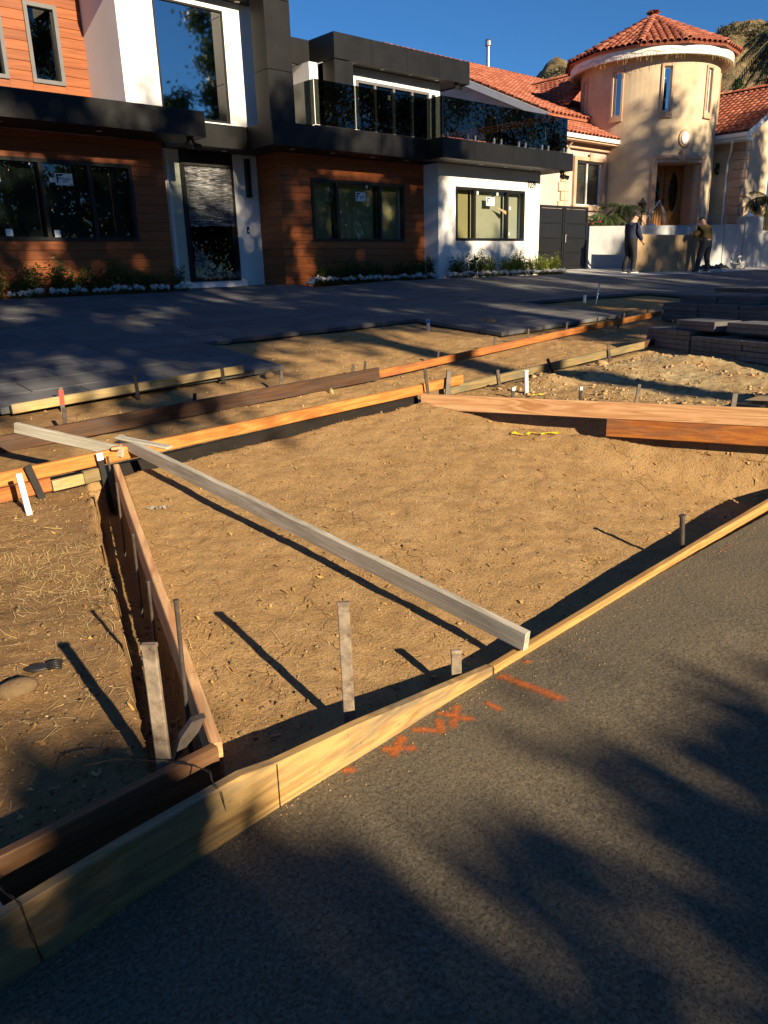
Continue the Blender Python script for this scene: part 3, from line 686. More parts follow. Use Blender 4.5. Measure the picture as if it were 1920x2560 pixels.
# upper storey, right: balcony doors behind the deck
MB().box(15.2, 19.10, 17.9, 18.1, 4.56, 6.97) if False else None
wallbox(MB(), 14.57, 19.10, 17.9, 18.15, 4.56, 6.97, [(15.72, 18.62, 4.60, 6.67)]).build('wall', M['white_stucco'], H1); MB().box(18.9, 19.10, 18.15, 22, 4.56, 6.97).build('wall', M['white_stucco'], H1)
dw = window(H1, 15.72, 18.62, 4.60, 6.67, 17.9, (16.42, 17.15, 17.9), .07, .03, .1, 'grey_frame', 'glass_tint', .05, 'balcony_door')
sticker(dw, 16.95, 17.05, 6.3, 6.42, 17.93, False)
MB().bbox(18.72, 18.84, 17.83, 17.9, 5.4, 6.62, .004).build('wall_lamp', M['black_frame'], H1)
room(15.3, 18.8, 18.15, 20.5, 4.6, 6.9, 'room_yellow')
MB().bbox(14.57, 15.22, 17.42, 18.12, 4.56, 6.93, .003).build('column_panel', M['black_panel'], H1)
MB().box(14.6, 19.86, 17.43, 19, 6.975, 7.55).box(10.4, 14.6, 18.48, 20, 6.975, 7.55).build('roof_core', M['soffit'], H1)
fascia(14.57, 19.89, 17.4, 6.95, 7.56, seams=1.33); fascia_side(14.57, 17.43, 18.45, 6.95, 7.56, d=1); fascia(10.4, 14.57, 18.45, 6.95, 7.56); fascia_side(19.89, 17.43, 22, 6.95, 7.56, d=-1)
for u, w_ in ((15.4, 17.65), (16.5, 17.65), (17.6, 17.65), (18.7, 17.65), (14.2, 18.7)): downlight(u, w_, 6.972)
wallbox(MB(), 10.4, 14.57, 19.3, 19.5, 4.56, 6.97, [(13.2, 14.0, 4.6, 6.5)]).build('wall', M['white_stucco'], H1); window(H1, 13.2, 14.0, 4.6, 6.5, 19.3, (), .08, .03, .1, 'black_frame', 'glass_tint')
MB().box(14.3, 14.57, 18.15, 19.3, 4.56, 6.97).build('wall', M['white_stucco'], H1)
room(10.6, 14.4, 19.5, 21.5, 4.6, 6.9, 'room_grey')
# glass balustrade
rail = MB().box(11.2, 14.62, 14.10, 14.13, 4.57, 4.60).build('balustrade', M['black_frame'], H1)
def rp(a, b): MB().box(*a, *b).build('glass_panel', M['glass_tint'], rail)
xs = np.linspace(11.22, 14.62, 4)
for a, b in zip(xs[:-1], xs[1:]): MB().box(a+.008, b-.008, 14.10, 14.112, 4.61, 5.47).build('glass_panel', M['glass_tint'], rail)
MB().box(11.215, 11.227, 14.13, 14.9, 4.61, 5.47).build('glass_panel', M['glass_tint'], rail)
MB().box(14.615, 14.627, 13.62, 14.09, 4.58, 5.46).build('glass_panel', M['glass_tint'], rail)
xs = np.linspace(14.63, 19.63, 6)
for a, b in zip(xs[:-1], xs[1:]):
    MB().box(a+.008, b-.008, 13.61, 13.622, 4.6, 5.45).build('glass_panel', M['glass_tint'], rail)
    for x in (a+.14, b-.14): MB().bbox(x-.022, x+.022, 13.585, 13.645, 4.57, 4.70, .004).build('glass_clamp', M['steel'], rail)
MB().box(19.63, 19.642, 13.62, 16.5, 4.6, 5.45).build('glass_panel', M['glass_tint'], rail)
# floodlights under the roof corners
for (u, w_, z) in ((19.72, 13.8, 4.13), (19.45, 17.55, 6.97), (8.3, 14.3, 4.13)):
    fl = MB().bbox(u-.05, u+.05, w_-.05, w_+.05, z-.05, z, .004).build('floodlight', M['black_frame'], H1)
    for dx in (-.09, .09): MB().tube([(u+dx*.5, w_, z-.05), (u+dx, w_-.04, z-.13), (u+dx*1.3, w_-.14, z-.17)], [.02, .05, .06], 10).build('lamp_head', M['black_frame'], fl)
# ------------------------------------------------------------------ the tiled-roof house next door
H2 = empty('stucco_house', (33, 18.9, 2.6), 'tan stucco house with round tower, arched trim and red barrel-tile roofs', 'house')
TC = (33.0, 18.9); TR = 2.78
def arc(th0, th1, r0, r1, z0, z1, mb=None, step=3.0):
    mb = mb or MB(); n = max(1, int(abs(th1-th0)/step+.99)); pts = []
    P = lambda th, r, z: (TC[0]+r*math.cos(R(th)), TC[1]+r*math.sin(R(th)), z)
    ts = [th0+(th1-th0)*i/n for i in range(n+1)]; v = []; f = []
    for t in ts: v += [P(t, r0, z0), P(t, r1, z0), P(t, r1, z1), P(t, r0, z1)]
    for i in range(n):
        for k in range(4): f.append((i*4+k, i*4+(k+1) % 4, (i+1)*4+(k+1) % 4, (i+1)*4+k))
    f.append((3, 2, 1, 0)); f.append((n*4, n*4+1, n*4+2, n*4+3)); return mb.add(v, f)
WIN = [(-175.2, 3.6), (-135.8, 3.3), (-95.5, 3.2), (145.5, 3.4), (-55, 3.2)]
HOLES = [(c-h, c+h, 7.27, 8.86) for c, h in WIN] + [(-139.5, -98.5, 3.0, 5.42)]
mb = MB(); ths = sorted({-180+4*i for i in range(91)} | {x for h in HOLES for x in (h[0], h[1]) if -180 <= x <= 180}); zs = [1.0, 3.0, 5.42, 7.27, 8.86, 9.35]
for a, b in zip(ths[:-1], ths[1:]):
    for c, d in zip(zs[:-1], zs[1:]):
        tm_, zm = (a+b)/2, (c+d)/2
        if any(h[0] < tm_ < h[1] and h[2] < zm < h[3] for h in HOLES): continue
        arc(a, b, TR-.3, TR, c, d, mb, 5)
mb.build('tower_wall', M['tan_stucco'], H2)
for c, h in WIN:
    t = arc(c-h-1.6, c-h, TR-.02, TR+.055, 7.12, 8.95); arc(c+h, c+h+1.6, TR-.02, TR+.055, 7.12, 8.95, t); arc(c-h, c+h, TR-.02, TR+.055, 8.86, 8.95, t); arc(c-h-2.0, c+h+2.0, TR-.02, TR+.09, 7.05, 7.12, t); arc(c-h, c+h, TR-.02, TR+.055, 7.12, 7.27, t)
    wn = t.build('window', M['trim_stucco'], H2)
    t = arc(c-h, c-h+.9, TR-.12, TR-.06, 7.27, 8.86); arc(c+h-.9, c+h, TR-.12, TR-.06, 7.27, 8.86, t); arc(c-h+.9, c+h-.9, TR-.12, TR-.06, 7.27, 7.33, t); arc(c-h+.9, c+h-.9, TR-.12, TR-.06, 8.80, 8.86, t)
    t.build('frame', M['white_paint'], wn); arc(c-h+.9, c+h-.9, TR-.10, TR-.09, 7.33, 8.80).build('pane', M['glass_mirror'], wn)
arc(-178, 178, TR-.32, TR-.31, 6.9, 9.3).build('tower_lining', M['room_dark'], H2)
# doorway: trim, deep reveal, double door
t = arc(-143, -139.5, TR-.02, TR+.10, 2.6, 5.55); arc(-98.5, -95, TR-.02, TR+.10, 2.6, 5.55, t); arc(-143.8, -94.2, TR-.02, TR+.14, 5.55, 5.68, t); arc(-139.5, -98.5, TR-.02, TR+.08, 5.42, 5.55, t); arc(-120.6, -117.4, TR, TR+.2, 5.45, 5.85, t)
t.build('door_trim', M['trim_stucco'], H2)
Pc = lambda th, r: Vector((TC[0]+r*math.cos(R(th)), TC[1]+r*math.sin(R(th)), 0))
L0, L1 = Pc(-139.5, TR-.28), Pc(-98.5, TR-.28); nin = -Vector((math.cos(R(-119)), math.sin(R(-119)), 0)); ax = (L1-L0).normalized()
def wedge(mb, a0, a1, d0, d1, z0, z1):
    p = lambda a, d, z: tuple(L0+ax*a+nin*d+Vector((0, 0, z)))
    return mb.add([p(a0,d0,z0),p(a1,d0,z0),p(a1,d1,z0),p(a0,d1,z0),p(a0,d0,z1),p(a1,d0,z1),p(a1,d1,z1),p(a0,d1,z1)], [(0,3,2,1),(4,5,6,7),(0,1,5,4),(1,2,6,5),(2,3,7,6),(3,0,4,7)])
LW_ = (L1-L0).length
t = MB(); wedge(t, LW_, LW_+.1, -.05, .75, 2.9, 5.5); wedge(t, -.1, 0, -.05, .75, 2.9, 5.5); wedge(t, -.1, LW_+.1, -.05, .75, 5.42, 5.52); wedge(t, -.1, LW_+.1, -.3, .75, 2.9, 3.0); t.build('door_reveal', M['trim_stucco'], H2)
M['door_wood'] = wood('door_wood', (.16, .055, .012), (.40, .17, .035), (.22, .08, .02), .4, .35)
fd = wedge(MB(), 0, LW_, .70, .75, 3.0, 5.42).build('front_door', M['door_wood'], H2)
for a0 in (.04, LW_/2+.02):
    a1 = a0+LW_/2-.06; lf = wedge(MB(), a0, a1, .64, .70, 3.02, 5.36).build('door_leaf', M['door_wood'], fd)
    ac = (a0+a1)/2; t = MB(); t2 = MB(); n = 20; v = []; v2 = []
    for ring, (ra, rz) in enumerate(((.27, .80), (.21, .74))):
        for k in range(n):
            an = 2*math.pi*k/n; q = L0+ax*(ac+ra*math.cos(an))+nin*(.625 if ring == 0 else .635)+Vector((0, 0, 4.42+rz*math.sin(an))); v.append(tuple(q))
    t.add(v, [(k, (k+1) % n, n+(k+1) % n, n+k) for k in range(n)]); t.build('oval_moulding', M['door_wood'], lf)
    t2.add(v[n:], [tuple(range(n))]).build('oval_glass', M['glass_tint'], lf)
    wedge(MB(), a0+.06, a0+.30, .615, .64, 3.1, 3.45).build('raised_panel', M['door_wood'], lf); wedge(MB(), a0+.36, a1-.05, .615, .64, 3.1, 3.45).build('raised_panel', M['door_wood'], lf)
t = wedge(MB(), LW_/2-.06, LW_/2-.03, .57, .62, 3.75, 4.15).build('pull_handle', M['black_frame'], fd)
# medallion over the door
def medal(mb, ra, rz, r0, n=22):
    c = -118; v = [(TC[0]+r0*math.cos(R(c)+ra*math.cos(2*math.pi*k/n)/TR), TC[1]+r0*math.sin(R(c)+ra*math.cos(2*math.pi*k/n)/TR), 6.3+rz*math.sin(2*math.pi*k/n)) for k in range(n)]
    v2 = [(TC[0]+(TR-.02)*math.cos(R(c)+ra*1.08*math.cos(2*math.pi*k/n)/TR), TC[1]+(TR-.02)*math.sin(R(c)+ra*1.08*math.cos(2*math.pi*k/n)/TR), 6.3+rz*1.08*math.sin(2*math.pi*k/n)) for k in range(n)]
    return mb.add(v+v2, [tuple(range(n))]+[(k, n+k, n+(k+1) % n, (k+1) % n) for k in range(n)])
md = medal(MB(), .25, .32, TR+.06).build('medallion', M['trim_stucco'], H2); medal(MB(), .16, .22, TR+.09).build('oval_plaque', M['white_paint'], md)
# eaves ring and roof
t = MB(); arc(-180, 180, TR+.34, TR+.46, 9.18, 9.56, t, 5); t.build('fascia_ring', M['white_paint'], H2); t = MB(); arc(-180, 180, TR-.05, TR+.345, 9.30, 9.36, t, 5); t.build('eave_soffit', M['tan_stucco'], H2)
# icicle lights round the eave
il = MB(); rr_ = random.Random(3)
for k in range(95):
    th = -210+ k*1.5; p = Pc(th, TR+.475); n = rr_.randint(2, 4); q = Vector((p.x, p.y, 9.30+.03*math.sin(k*.6))); pts = [q.copy()]
    for j in range(n): q = q+Vector((rr_.uniform(-.03, .03), rr_.uniform(-.03, .03), -rr_.uniform(.05, .1))); pts.append(q.copy())
    il.tube(pts, .0035, 4, False)
il.tube([Pc(-210+k*2, TR+.47)+Vector((0, 0, 9.31+.04*math.sin(k*.9))) for k in range(72)], .006, 4, False)
il = il.build('icicle_lights', M['straw'], None, (33, 18.9, 9.3)); tag(il, 'strings of icicle lights hanging from the round tower eave', 'string lights')
TILES = []
tl_v = []; ns = 6
for y, r in ((0, .118), (.43, .098)):
    for k in range(ns+1): a = math.pi*k/ns; tl_v.append((r*math.cos(a), y, r*math.sin(a)*.85+(.028 if y == 0 else .0)))
tl_f = [(k, k+1, ns+2+k, ns+1+k) for k in range(ns)]
for y, r in ((0, .100),):
    b = len(tl_v)
    for k in range(ns+1): a = math.pi*k/ns; tl_v.append((r*math.cos(a), 0, r*math.sin(a)*.85+.022))
    tl_f += [(k+1, k, b+k, b+k+1) for k in range(ns)]
tile_me = D.meshes.new('roof_tile'); tile_me.from_pydata(tl_v, [], tl_f); tile_me.materials.append(M['tile']); tile_me.polygons.foreach_set('use_smooth', [True]*len(tl_f))
def pip(poly, x, y):
    c = False; j = len(poly)-1
    for i in range(len(poly)):
        if (poly[i][1] > y) != (poly[j][1] > y) and x < (poly[j][0]-poly[i][0])*(y-poly[i][1])/(poly[j][1]-poly[i][1])+poly[i][0]: c = not c
        j = i
    return c
def tiled(poly, e0, e1, pitch=.25, rowp=.36, und=True):
    "roof plane through poly (3D), eave runs e0->e1; barrel tiles laid up the slope"
    P = [Vector(p) for p in poly]; x = (Vector(e1)-Vector(e0)).normalized(); n = (P[1]-P[0]).cross(P[2]-P[0]).normalized()
    if n.z < 0: n = -n
    y = n.cross(x)
    if y.z < 0: x = -x; y = n.cross(x)
    o = Vector(e0); q = [((p-o).dot(x), (p-o).dot(y)) for p in P]
    if und: MB().add([p-n*.01 for p in P]+[p-n*.10 for p in P], [tuple(range(len(P))), tuple(range(len(P), 2*len(P)))[::-1]]+[(i, (i+1) % len(P), len(P)+(i+1) % len(P), len(P)+i) for i in range(len(P))]).build('roof_deck', M['tile'], H2)
    a0, a1 = min(p[0] for p in q), max(p[0] for p in q); b0, b1 = min(p[1] for p in q), max(p[1] for p in q)
    b = b0-.06
    while b < b1:
        a = a0+pitch/2
        while a < a1:
            if pip(q, a, b+.2):
                m = Matrix((x, y, n)).transposed().to_4x4(); m.translation = o+x*(a+random.uniform(-.008, .008))+y*(b+random.uniform(-.012, .012)); TILES.append(m)
            a += pitch
        b += rowp
NF = 12; AP = Vector((TC[0], TC[1], 11.22)); HP = [Vector((TC[0]+3.44*math.cos(R(360*k/NF-7)), TC[1]+3.44*math.sin(R(360*k/NF-7)), 9.57)) for k in range(NF)]
for k in range(NF): tiled([HP[k], HP[(k+1) % NF], AP], HP[k], HP[(k+1) % NF])
def hip(a, b):
    a, b = Vector(a), Vector(b); y = (b-a).normalized(); x = y.cross(Vector((0,0,1))).normalized(); n = x.cross(y); L = (b-a).length; s = 0
    while s < L-.1:
        m = Matrix((x*1.15, y, n)).transposed().to_4x4(); m.translation = a+y*s+n*.05; TILES.append(m); s += .37
for h in HP: hip(h, AP)
MB().lathe((TC[0], TC[1], 11.18), [(.16, 0), (.14, .05), (.06, .09)], 12).build('roof_cap', M['concrete'], H2)
# main roof behind, with its gable end to the left
k_ = .449; zr = lambda w: 7.35+k_*(w-20)
tiled([(27.57, 20, zr(20)), (41, 20, zr(20)), (41, 29.45, zr(29.45)), (27.57, 29.45, zr(29.45))], (27.57, 20, zr(20)), (41, 20, zr(20)), .27, .40)
MB().add([(27.57, 29.45, zr(29.45)), (41, 29.45, zr(29.45)), (41, 40, 7.4), (27.57, 40, 7.4)], [(0,1,2,3)]).build('roof_deck', M['tile'], H2); hip((27.6, 29.45, zr(29.45)-.06), (41, 29.45, zr(29.45)-.06))
MB().prism([(20, 1), (40, 1), (40, 7.25), (29.45, zr(29.45)-.14), (20, 7.2)], lambda w, z: (27.75, w, z), lambda w, z: (28.0, w, z)).build('gable_wall', M['pink_stucco'], H2)
for j in range(9): zj = 6.3+j*.5; q = max(0, (zj-7.1)/.449)+.3; MB().box(27.735, 27.752, 20+q, 40-q, zj, zj+.018).build('wall_joint', M['trim_stucco'], H2)
MB().prism([(19.9, zr(20)-.32), (29.45, zr(29.45)-.32), (29.45, zr(29.45)-.03), (19.9, zr(20)-.05)], lambda w, z: (27.50, w, z), lambda w, z: (27.56, w, z)).build('rake_board', M['white_paint'], H2)
for j in range(22):
    w_ = 20.1+j*.42; m = Matrix(((0, 0, -1), (0, 1, 0), (1, 0, 0))).to_4x4() @ Matrix.Identity(4); 
    yv = Vector((0, 1, k_)).normalized(); xv = Vector((0, -k_, 1)).normalized()*-1; nv = xv.cross(yv)
    m = Matrix((xv, yv, nv)).transposed().to_4x4(); m.translation = (27.53, w_, zr(w_)-.02); TILES.append(m)
MB().tube([(34.8, 29.2, 11.4), (34.8, 29.2, 12.55)], .10, 10).lathe((34.8, 29.2, 12.5), [(.10, 0), (.17, .05), (.17, .25), (.12, .33)], 12).build('roof_vent', M['steel'], H2)
# cross gable beside the tower
tiled([(34.5, 26.1, 10.1), (34.5, 22.6, 10.1), (30.3, 21.0, 8.17), (30.3, 21.9, 8.2)], (30.3, 21.0, 8.17), (30.3, 21.9, 8.17), .26, .38); hip((34.5, 22.6, 10.12), (34.5, 26.1, 10.12))
MB().box(30.8, 34.6, 21.3, 26, 5, 8.05).build('wall', M['tan_stucco'], H2)
# left wing with the blind window
LWH = (28.02, 29.92, 3.90, 5.56)
wallbox(MB(), 25.2, 31.2, 19.0, 19.3, 1.2, 6.25, [LWH]).box(25.2, 25.5, 19.3, 27, 1.2, 6.25).build('wall', M['pink_stucco'], H2)
t = MB().box(27.85, 28.02, 18.9, 19.0, 3.8, 5.7).box(29.92, 30.09, 18.9, 19.0, 3.8, 5.7).box(28.02, 29.92, 18.9, 19.0, 5.56, 5.7).box(27.8, 30.14, 18.86, 19.0, 3.72, 3.9).box(28.85, 29.1, 18.86, 18.9, 5.56, 5.85); tw = t.build('window', M['trim_stucco'], H2)
MB().box(28.02, 28.09, 19.06, 19.12, 3.9, 5.56).box(28.93, 29.0, 19.06, 19.12, 3.9, 5.56).box(29.85, 29.92, 19.06, 19.12, 3.9, 5.56).box(28.09, 29.85, 19.06, 19.12, 5.5, 5.56).box(28.09, 29.85, 19.06, 19.12, 3.9, 3.96).build('frame', M['white_paint'], tw)
for a, b in ((28.09, 28.93), (29.0, 29.85)): MB().box(a, b, 19.09, 19.097, 3.96, 5.5).build('pane', M['glass'], tw)
bl = MB()
for j in range(28): z = 3.97+j*.055; bl.add([(28.1, 19.15, z), (29.84, 19.15, z), (29.84, 19.185, z+.042), (28.1, 19.185, z+.042)], [(0,1,2,3)])
bl.build('blind', M['room_dark'], tw)
for j in range(12): MB().bbox(26.9 if j % 2 else 27.05, 27.55, 18.93, 19.0, 2.0+j*.34, 2.325+j*.34, .012).build('quoin', M['tan_stucco'], H2)
tiled([(26.2, 18.5, 6.38), (30.9, 18.5, 6.38), (30.4, 20.1, 7.16), (27.2, 20.1, 7.16)], (26.2, 18.5, 6.38), (30.9, 18.5, 6.38))
tiled([(26.2, 18.5, 6.38), (27.6, 20.0, 7.2), (27.6, 33, 7.2), (26.2, 33, 6.38)], (26.2, 33, 6.38), (26.2, 18.5, 6.38)); hip((26.2, 18.45, 6.4), (27.6, 20.05, 7.22))
MB().box(26.1, 30.95, 18.42, 18.5, 6.22, 6.36).box(26.1, 26.18, 18.5, 33, 6.22, 6.36).build('gutter', M['white_paint'], H2); MB().box(26.2, 30.9, 18.5, 19.0, 6.15, 6.22).build('eave_soffit', M['trim_stucco'], H2)
MB().box(26.9, 31.0, 18.85, 19.0, 5.95, 6.15).build('cornice', M['trim_stucco'], H2)
MB().tube([(27.3, 18.6, 6.2), (27.3, 18.85, 5.95), (27.3, 18.93, 5.7), (27.3, 18.93, 2)], .04, 8).build('downspout', M['pink_stucco'], H2)
# right wing
RWH = (37.6, 39.0, 3.9, 5.5)
wallbox(MB(), 35.0, 44, 15.5, 15.8, 1.0, 6.4, [RWH]).box(35.0, 35.3, 15.8, 20, 1.0, 6.5).prism([(35.0, 6.4), (44, 6.4), (39, 8.75)], lambda u, z: (u, 15.5, z), lambda u, z: (u, 15.8, z)).build('wall', M['tan_stucco'], H2)
window(H2, *RWH, 15.5, (38.3,), .07, .02, .1, 'white_paint', 'glass_mirror')
for j in range(11): MB().bbox(34.93, 35.0, 15.46, 15.95 if j % 2 else 15.85, 2.4+j*.36, 2.74+j*.36, .012).build('quoin', M['trim_stucco'], H2); MB().bbox(35.0, 35.45 if j % 2 else 35.3, 15.43, 15.5, 2.4+j*.36, 2.74+j*.36, .012).build('quoin', M['trim_stucco'], H2)
tiled([(34.2, 15.1, 6.6), (34.2, 21, 6.6), (39, 21, 8.9), (39, 15.1, 8.9)], (34.2, 21, 6.6), (34.2, 15.1, 6.6)); hip((39, 15.1, 8.95), (39, 21, 8.95))
MB().add([(39, 15.1, 8.9), (44, 15.1, 6.5), (44, 21, 6.5), (39, 21, 8.9)], [(0,1,2,3)]).build('roof_deck', M['tile'], H2)
MB().prism([(34.15, 6.30), (39, 8.6), (39, 8.85), (34.15, 6.55)], lambda u, z: (u, 15.03, z), lambda u, z: (u, 15.09, z)).build('rake_board', M['white_paint'], H2)
MB().box(34.08, 34.18, 15.0, 18, 6.42, 6.56).build('gutter', M['white_paint'], H2); MB().box(34.2, 35.0, 15.1, 20, 6.30, 6.42).build('eave_soffit', M['white_paint'], H2); MB().box(34.85, 35.0, 15.5, 18, 6.1, 6.3).build('cornice', M['trim_stucco'], H2)
MB().tube([(34.14, 15.6, 6.4), (34.14, 15.6, 6.25), (34.85, 16.0, 5.8), (34.95, 16.1, 5.6), (34.95, 16.1, 2)], .045, 8).build('downspout', M['white_paint'], H2)
wl = MB().bbox(34.90, 35.0, 16.45, 16.6, 5.15, 5.6, .01).build('wall_lamp', M['black_frame'], H2); MB().bbox(34.78, 34.9, 16.46, 16.58, 5.25, 5.42, .01).build('lamp_body', M['black_frame'], wl)
# shared entry terrace so nothing of the house floats
MB().box(25.2, 36, 17.0, 19.0, 1.0, 2.72).box(29.5, 35, 16.3, 17.0, 1.0, 2.72).box(30.2, 34.6, 15.9, 16.3, 1.0, 2.98).build('terrace', M['concrete'], H2)
TILES.sort(key=lambda m: m.translation.length)
front = [m for m in TILES if not (m.translation.x < 28.5 and m.translation.z < 7.3)]
for m in front[:300]: link('roof_tile', tile_me, m, H2)
ids = {id(m) for m in front[:300]}
rest = MB(); tv = [v.co.copy() for v in tile_me.vertices]; tf = [tuple(p.vertices) for p in tile_me.polygons]
for m in TILES:
    if id(m) not in ids: rest.add([m @ v for v in tv], tf)
tag(rest.build('far_roof_tiles', M['tile'], H2, smooth=True), kind='stuff')
# ------------------------------------------------------------------ front wall, gate
fwl = empty('garden_wall', (27, 15.6, 1.4), 'low grey stucco garden wall with a stepped pier in front of the tower house', 'wall')
def segwall(a, b, zb0, zb1, zt0, zt1, th=.2):
    a, b = Vector((*a, 0)), Vector((*b, 0)); n = Vector((-(b-a).y, (b-a).x, 0)).normalized()*th
    return MB().add([(a.x, a.y, zb0), (b.x, b.y, zb1), (b.x+n.x, b.y+n.y, zb1), (a.x+n.x, a.y+n.y, zb0), (a.x, a.y, zt0), (b.x, b.y, zt1), (b.x+n.x, b.y+n.y, zt1), (a.x+n.x, a.y+n.y, zt0)], [(0,3,2,1),(4,5,6,7),(0,1,5,4),(1,2,6,5),(2,3,7,6),(3,0,4,7)])
segwall((24.62, 16.0), (32.6, 14.9), 1.2, 1.0, 2.89, 3.0).build('wall_panel', M['wall_grey'], fwl)
segwall((32.62, 14.88), (34.2, 14.66), 1.0, 1.0, 3.02, 3.02, .22).build('wall_panel', M['wall_grey'], fwl)
segwall((33.95, 14.62), (35.2, 14.45), 1.0, 1.0, 3.33, 3.33, .4).build('pier', M['wall_grey'], fwl)
segwall((35.22, 14.46), (44, 13.3), .9, .9, 2.78, 2.8).build('wall_panel', M['wall_grey'], fwl)
MB().lathe((34.45, 14.75, 3.33), [(.28, 0), (.22, .05), (.06, .14), (.04, .26)], 12).build('finial', M['white_paint'], fwl)
gt = empty('metal_gate', (23.1, 16.0, 1.5), 'black double-leaf metal gate beside the white block of the modern house', 'gate')
for a, b in ((21.75, 23.10), (23.13, 24.5)):
    MB().box(a, a+.08, 16.0, 16.06, 1.5, 3.5).box(b-.08, b, 16.0, 16.06, 1.5, 3.5).box(a+.08, b-.08, 16.0, 16.06, 3.42, 3.5).box(a+.08, b-.08, 16.0, 16.06, 1.5, 1.58).build('gate_frame', M['black_frame'], gt)
    for j in range(4): MB().bbox(a+.08, b-.08, 16.02, 16.045, 1.585+j*.46, 2.03+j*.46, .012).build('gate_panel', M['black_frame'], gt); 
    for j in range(1, 4): MB().box(a+.08, b-.08, 16.005, 16.055, 1.56+j*.46, 1.60+j*.46).build('gate_rail', M['black_panel'], gt)
MB().tube([(23.16, 15.97, 2.55), (23.16, 15.97, 2.35)], .018, 8).lathe((23.16, 15.97, 2.55), [(.03, 0), (.03, .05)], 8).build('handle', M['steel'], gt)
MB().box(19.42, 21.74, 16.0, 16.2, 1.4, 3.5).build('side_wall', M['black_panel'], gt)
# ------------------------------------------------------------------ hills
def leafquads(c, n, spread, size, seed, asp=.5, droop=0.0, up=.2):
    "n leaf-sized diamonds around points c (k,3)"
    r = np.random.default_rng(seed); c = np.asarray(c, float); idx = r.integers(0, len(c), n)
    p = c[idx]+r.standard_normal((n, 3))*spread
    d = r.standard_normal((n, 3)); d[:, 2] += up-droop; d /= np.linalg.norm(d, axis=1)[:, None]
    s = np.cross(d, r.standard_normal((n, 3))); s /= np.linalg.norm(s, axis=1)[:, None]+1e-9
    L = size*r.uniform(.6, 1.3, n)[:, None]
    V = np.stack([p-d*L*.5, p+s*L*asp*.5, p+d*L*.5, p-s*L*asp*.5], 1).reshape(-1, 3)
    return V, np.arange(n*4).reshape(-1, 4)
hus = np.linspace(36, 84, 150); hrr = np.linspace(140, 420, 40)
A_, R_ = np.meshgrid(hus, hrr)
def hillz(a, r):
    prof = .16+.06*np.exp(-((a-54.4)/2.2)**2)+.075*sm(a, 60, 65)*(1-.2*sm(a, 70, 80))
    t = sm(r, 140, 330)
    return r*prof*t*1.0 + (3+r*.01)*(vn(a, r/12, .45, 1)+.5*vn(a, r/12, 1.3, 2)+.3*vn(a, r/12, 4, 3))*t*1.1
Z_ = hillz(A_, R_); X_ = R_*np.sin(np.radians(A_)); Y_ = R_*np.cos(np.radians(A_))
V = np.stack([X_, Y_, Z_], -1).reshape(-1, 3); n, m_ = len(hus), len(hrr); i = np.arange(n-1)[None, :]+np.arange(m_-1)[:, None]*n
def _hill():
    m, t, N = nodes('hill'); v = coords(t); a = noise(t, v, .05, 6, .65); b = noise(t, v, .25, 5, .7)
    c = ramp(t, b, ((.35, (.12, .085, .045)), (.55, (.27, .19, .10)), (.75, (.36, .26, .14))))
    c = mixc(t, ramp(t, a, ((.45, (0,0,0)), (.6, (.75,)*3))), c, (.075, .07, .035))
    return finish(m, t, c, .95, b, 1.0, 2.0, .1)
tag(put('hills', npmesh('hills', V, np.stack([i, i+1, i+1+n, i+n], -1).reshape(-1, 4), _hill(), smooth=True)), kind='structure')
# chaparral bushes on the hills (an uncountable mass)
ico = bmesh.new(); bmesh.ops.create_icosphere(ico, subdivisions=1, radius=1); iv = np.array([v.co[:] for v in ico.verts]); fi = np.array([[v.index for v in f.verts] for f in ico.faces]); ico.free()
BP = []
for _ in range(9000):
    a = RNG.choice([RNG.uniform(50, 59), RNG.uniform(62, 72)]); r = RNG.uniform(220, 345)
    if vn(a, r/12, .5, 11) < -.08: continue
    BP.append((r*math.sin(R(a)), r*math.cos(R(a)), float(hillz(np.array(a), np.array(r)))+.35))
M['scrub'] = leafmat('scrub', (.045, .05, .022), (.15, .12, .055), .15)
tag(put('hill_scrub', npmesh('hill_scrub', *leafquads(BP, 52000, np.array([.55, .55, .35]), .8, 91, .7), M['scrub'])), 'low grey-green scrub covering the dry hillside', 'scrub', kind='stuff')
# ------------------------------------------------------------------ timber forms
def board(name, p0, p1, h, t, mat, label, group=None, twist=0.0, cat='board', wob=.004):
    "plank standing on edge: p0, p1 are the ends of its lower centre line"
    a, b = Vector(p0), Vector(p1); L = (b-a).length; x = (b-a).normalized()
    up = Vector((0, 0, 1)); y = up.cross(x).normalized(); z = x.cross(y)
    if twist: rm = Matrix.Rotation(R(twist), 3, x); y = rm @ y; z = rm @ z
    n = max(2, int(L/.25)); c = .005; rr = random.Random(hash((round(L, 3), round(a.x, 2))) & 0xffff); ph = rr.uniform(0, 6)
    prof = [(-t/2+c, 0), (t/2-c, 0), (t/2, c), (t/2, h-c), (t/2-c, h), (-t/2+c, h), (-t/2, h-c), (-t/2, c)]
    V = []; F = []
    for i in range(n+1):
        s = L*i/n; dy = wob*math.sin(s*1.3+ph); dz = wob*.5*math.sin(s*.9+ph*2)
        for (py, pz) in prof: V.append((s, py+dy+rr.uniform(-.0008, .0008), pz+dz+rr.uniform(-.0008, .0008)))
    for i in range(n):
        for k in range(8): F.append((i*8+k, (i+1)*8+k, (i+1)*8+(k+1) % 8, i*8+(k+1) % 8))
    F.append(tuple(range(8))); F.append(tuple(range(n*8, n*8+8))[::-1])
    me = D.meshes.new(name); me.from_pydata(V, [], F); me.materials.append(M[mat]); me.update()
    m = Matrix((x, y, z)).transposed().to_4x4(); m.translation = a
    o = D.objects.new(name, me); COL.objects.link(o); o.matrix_world = m
    return tag(o, label, cat, group)
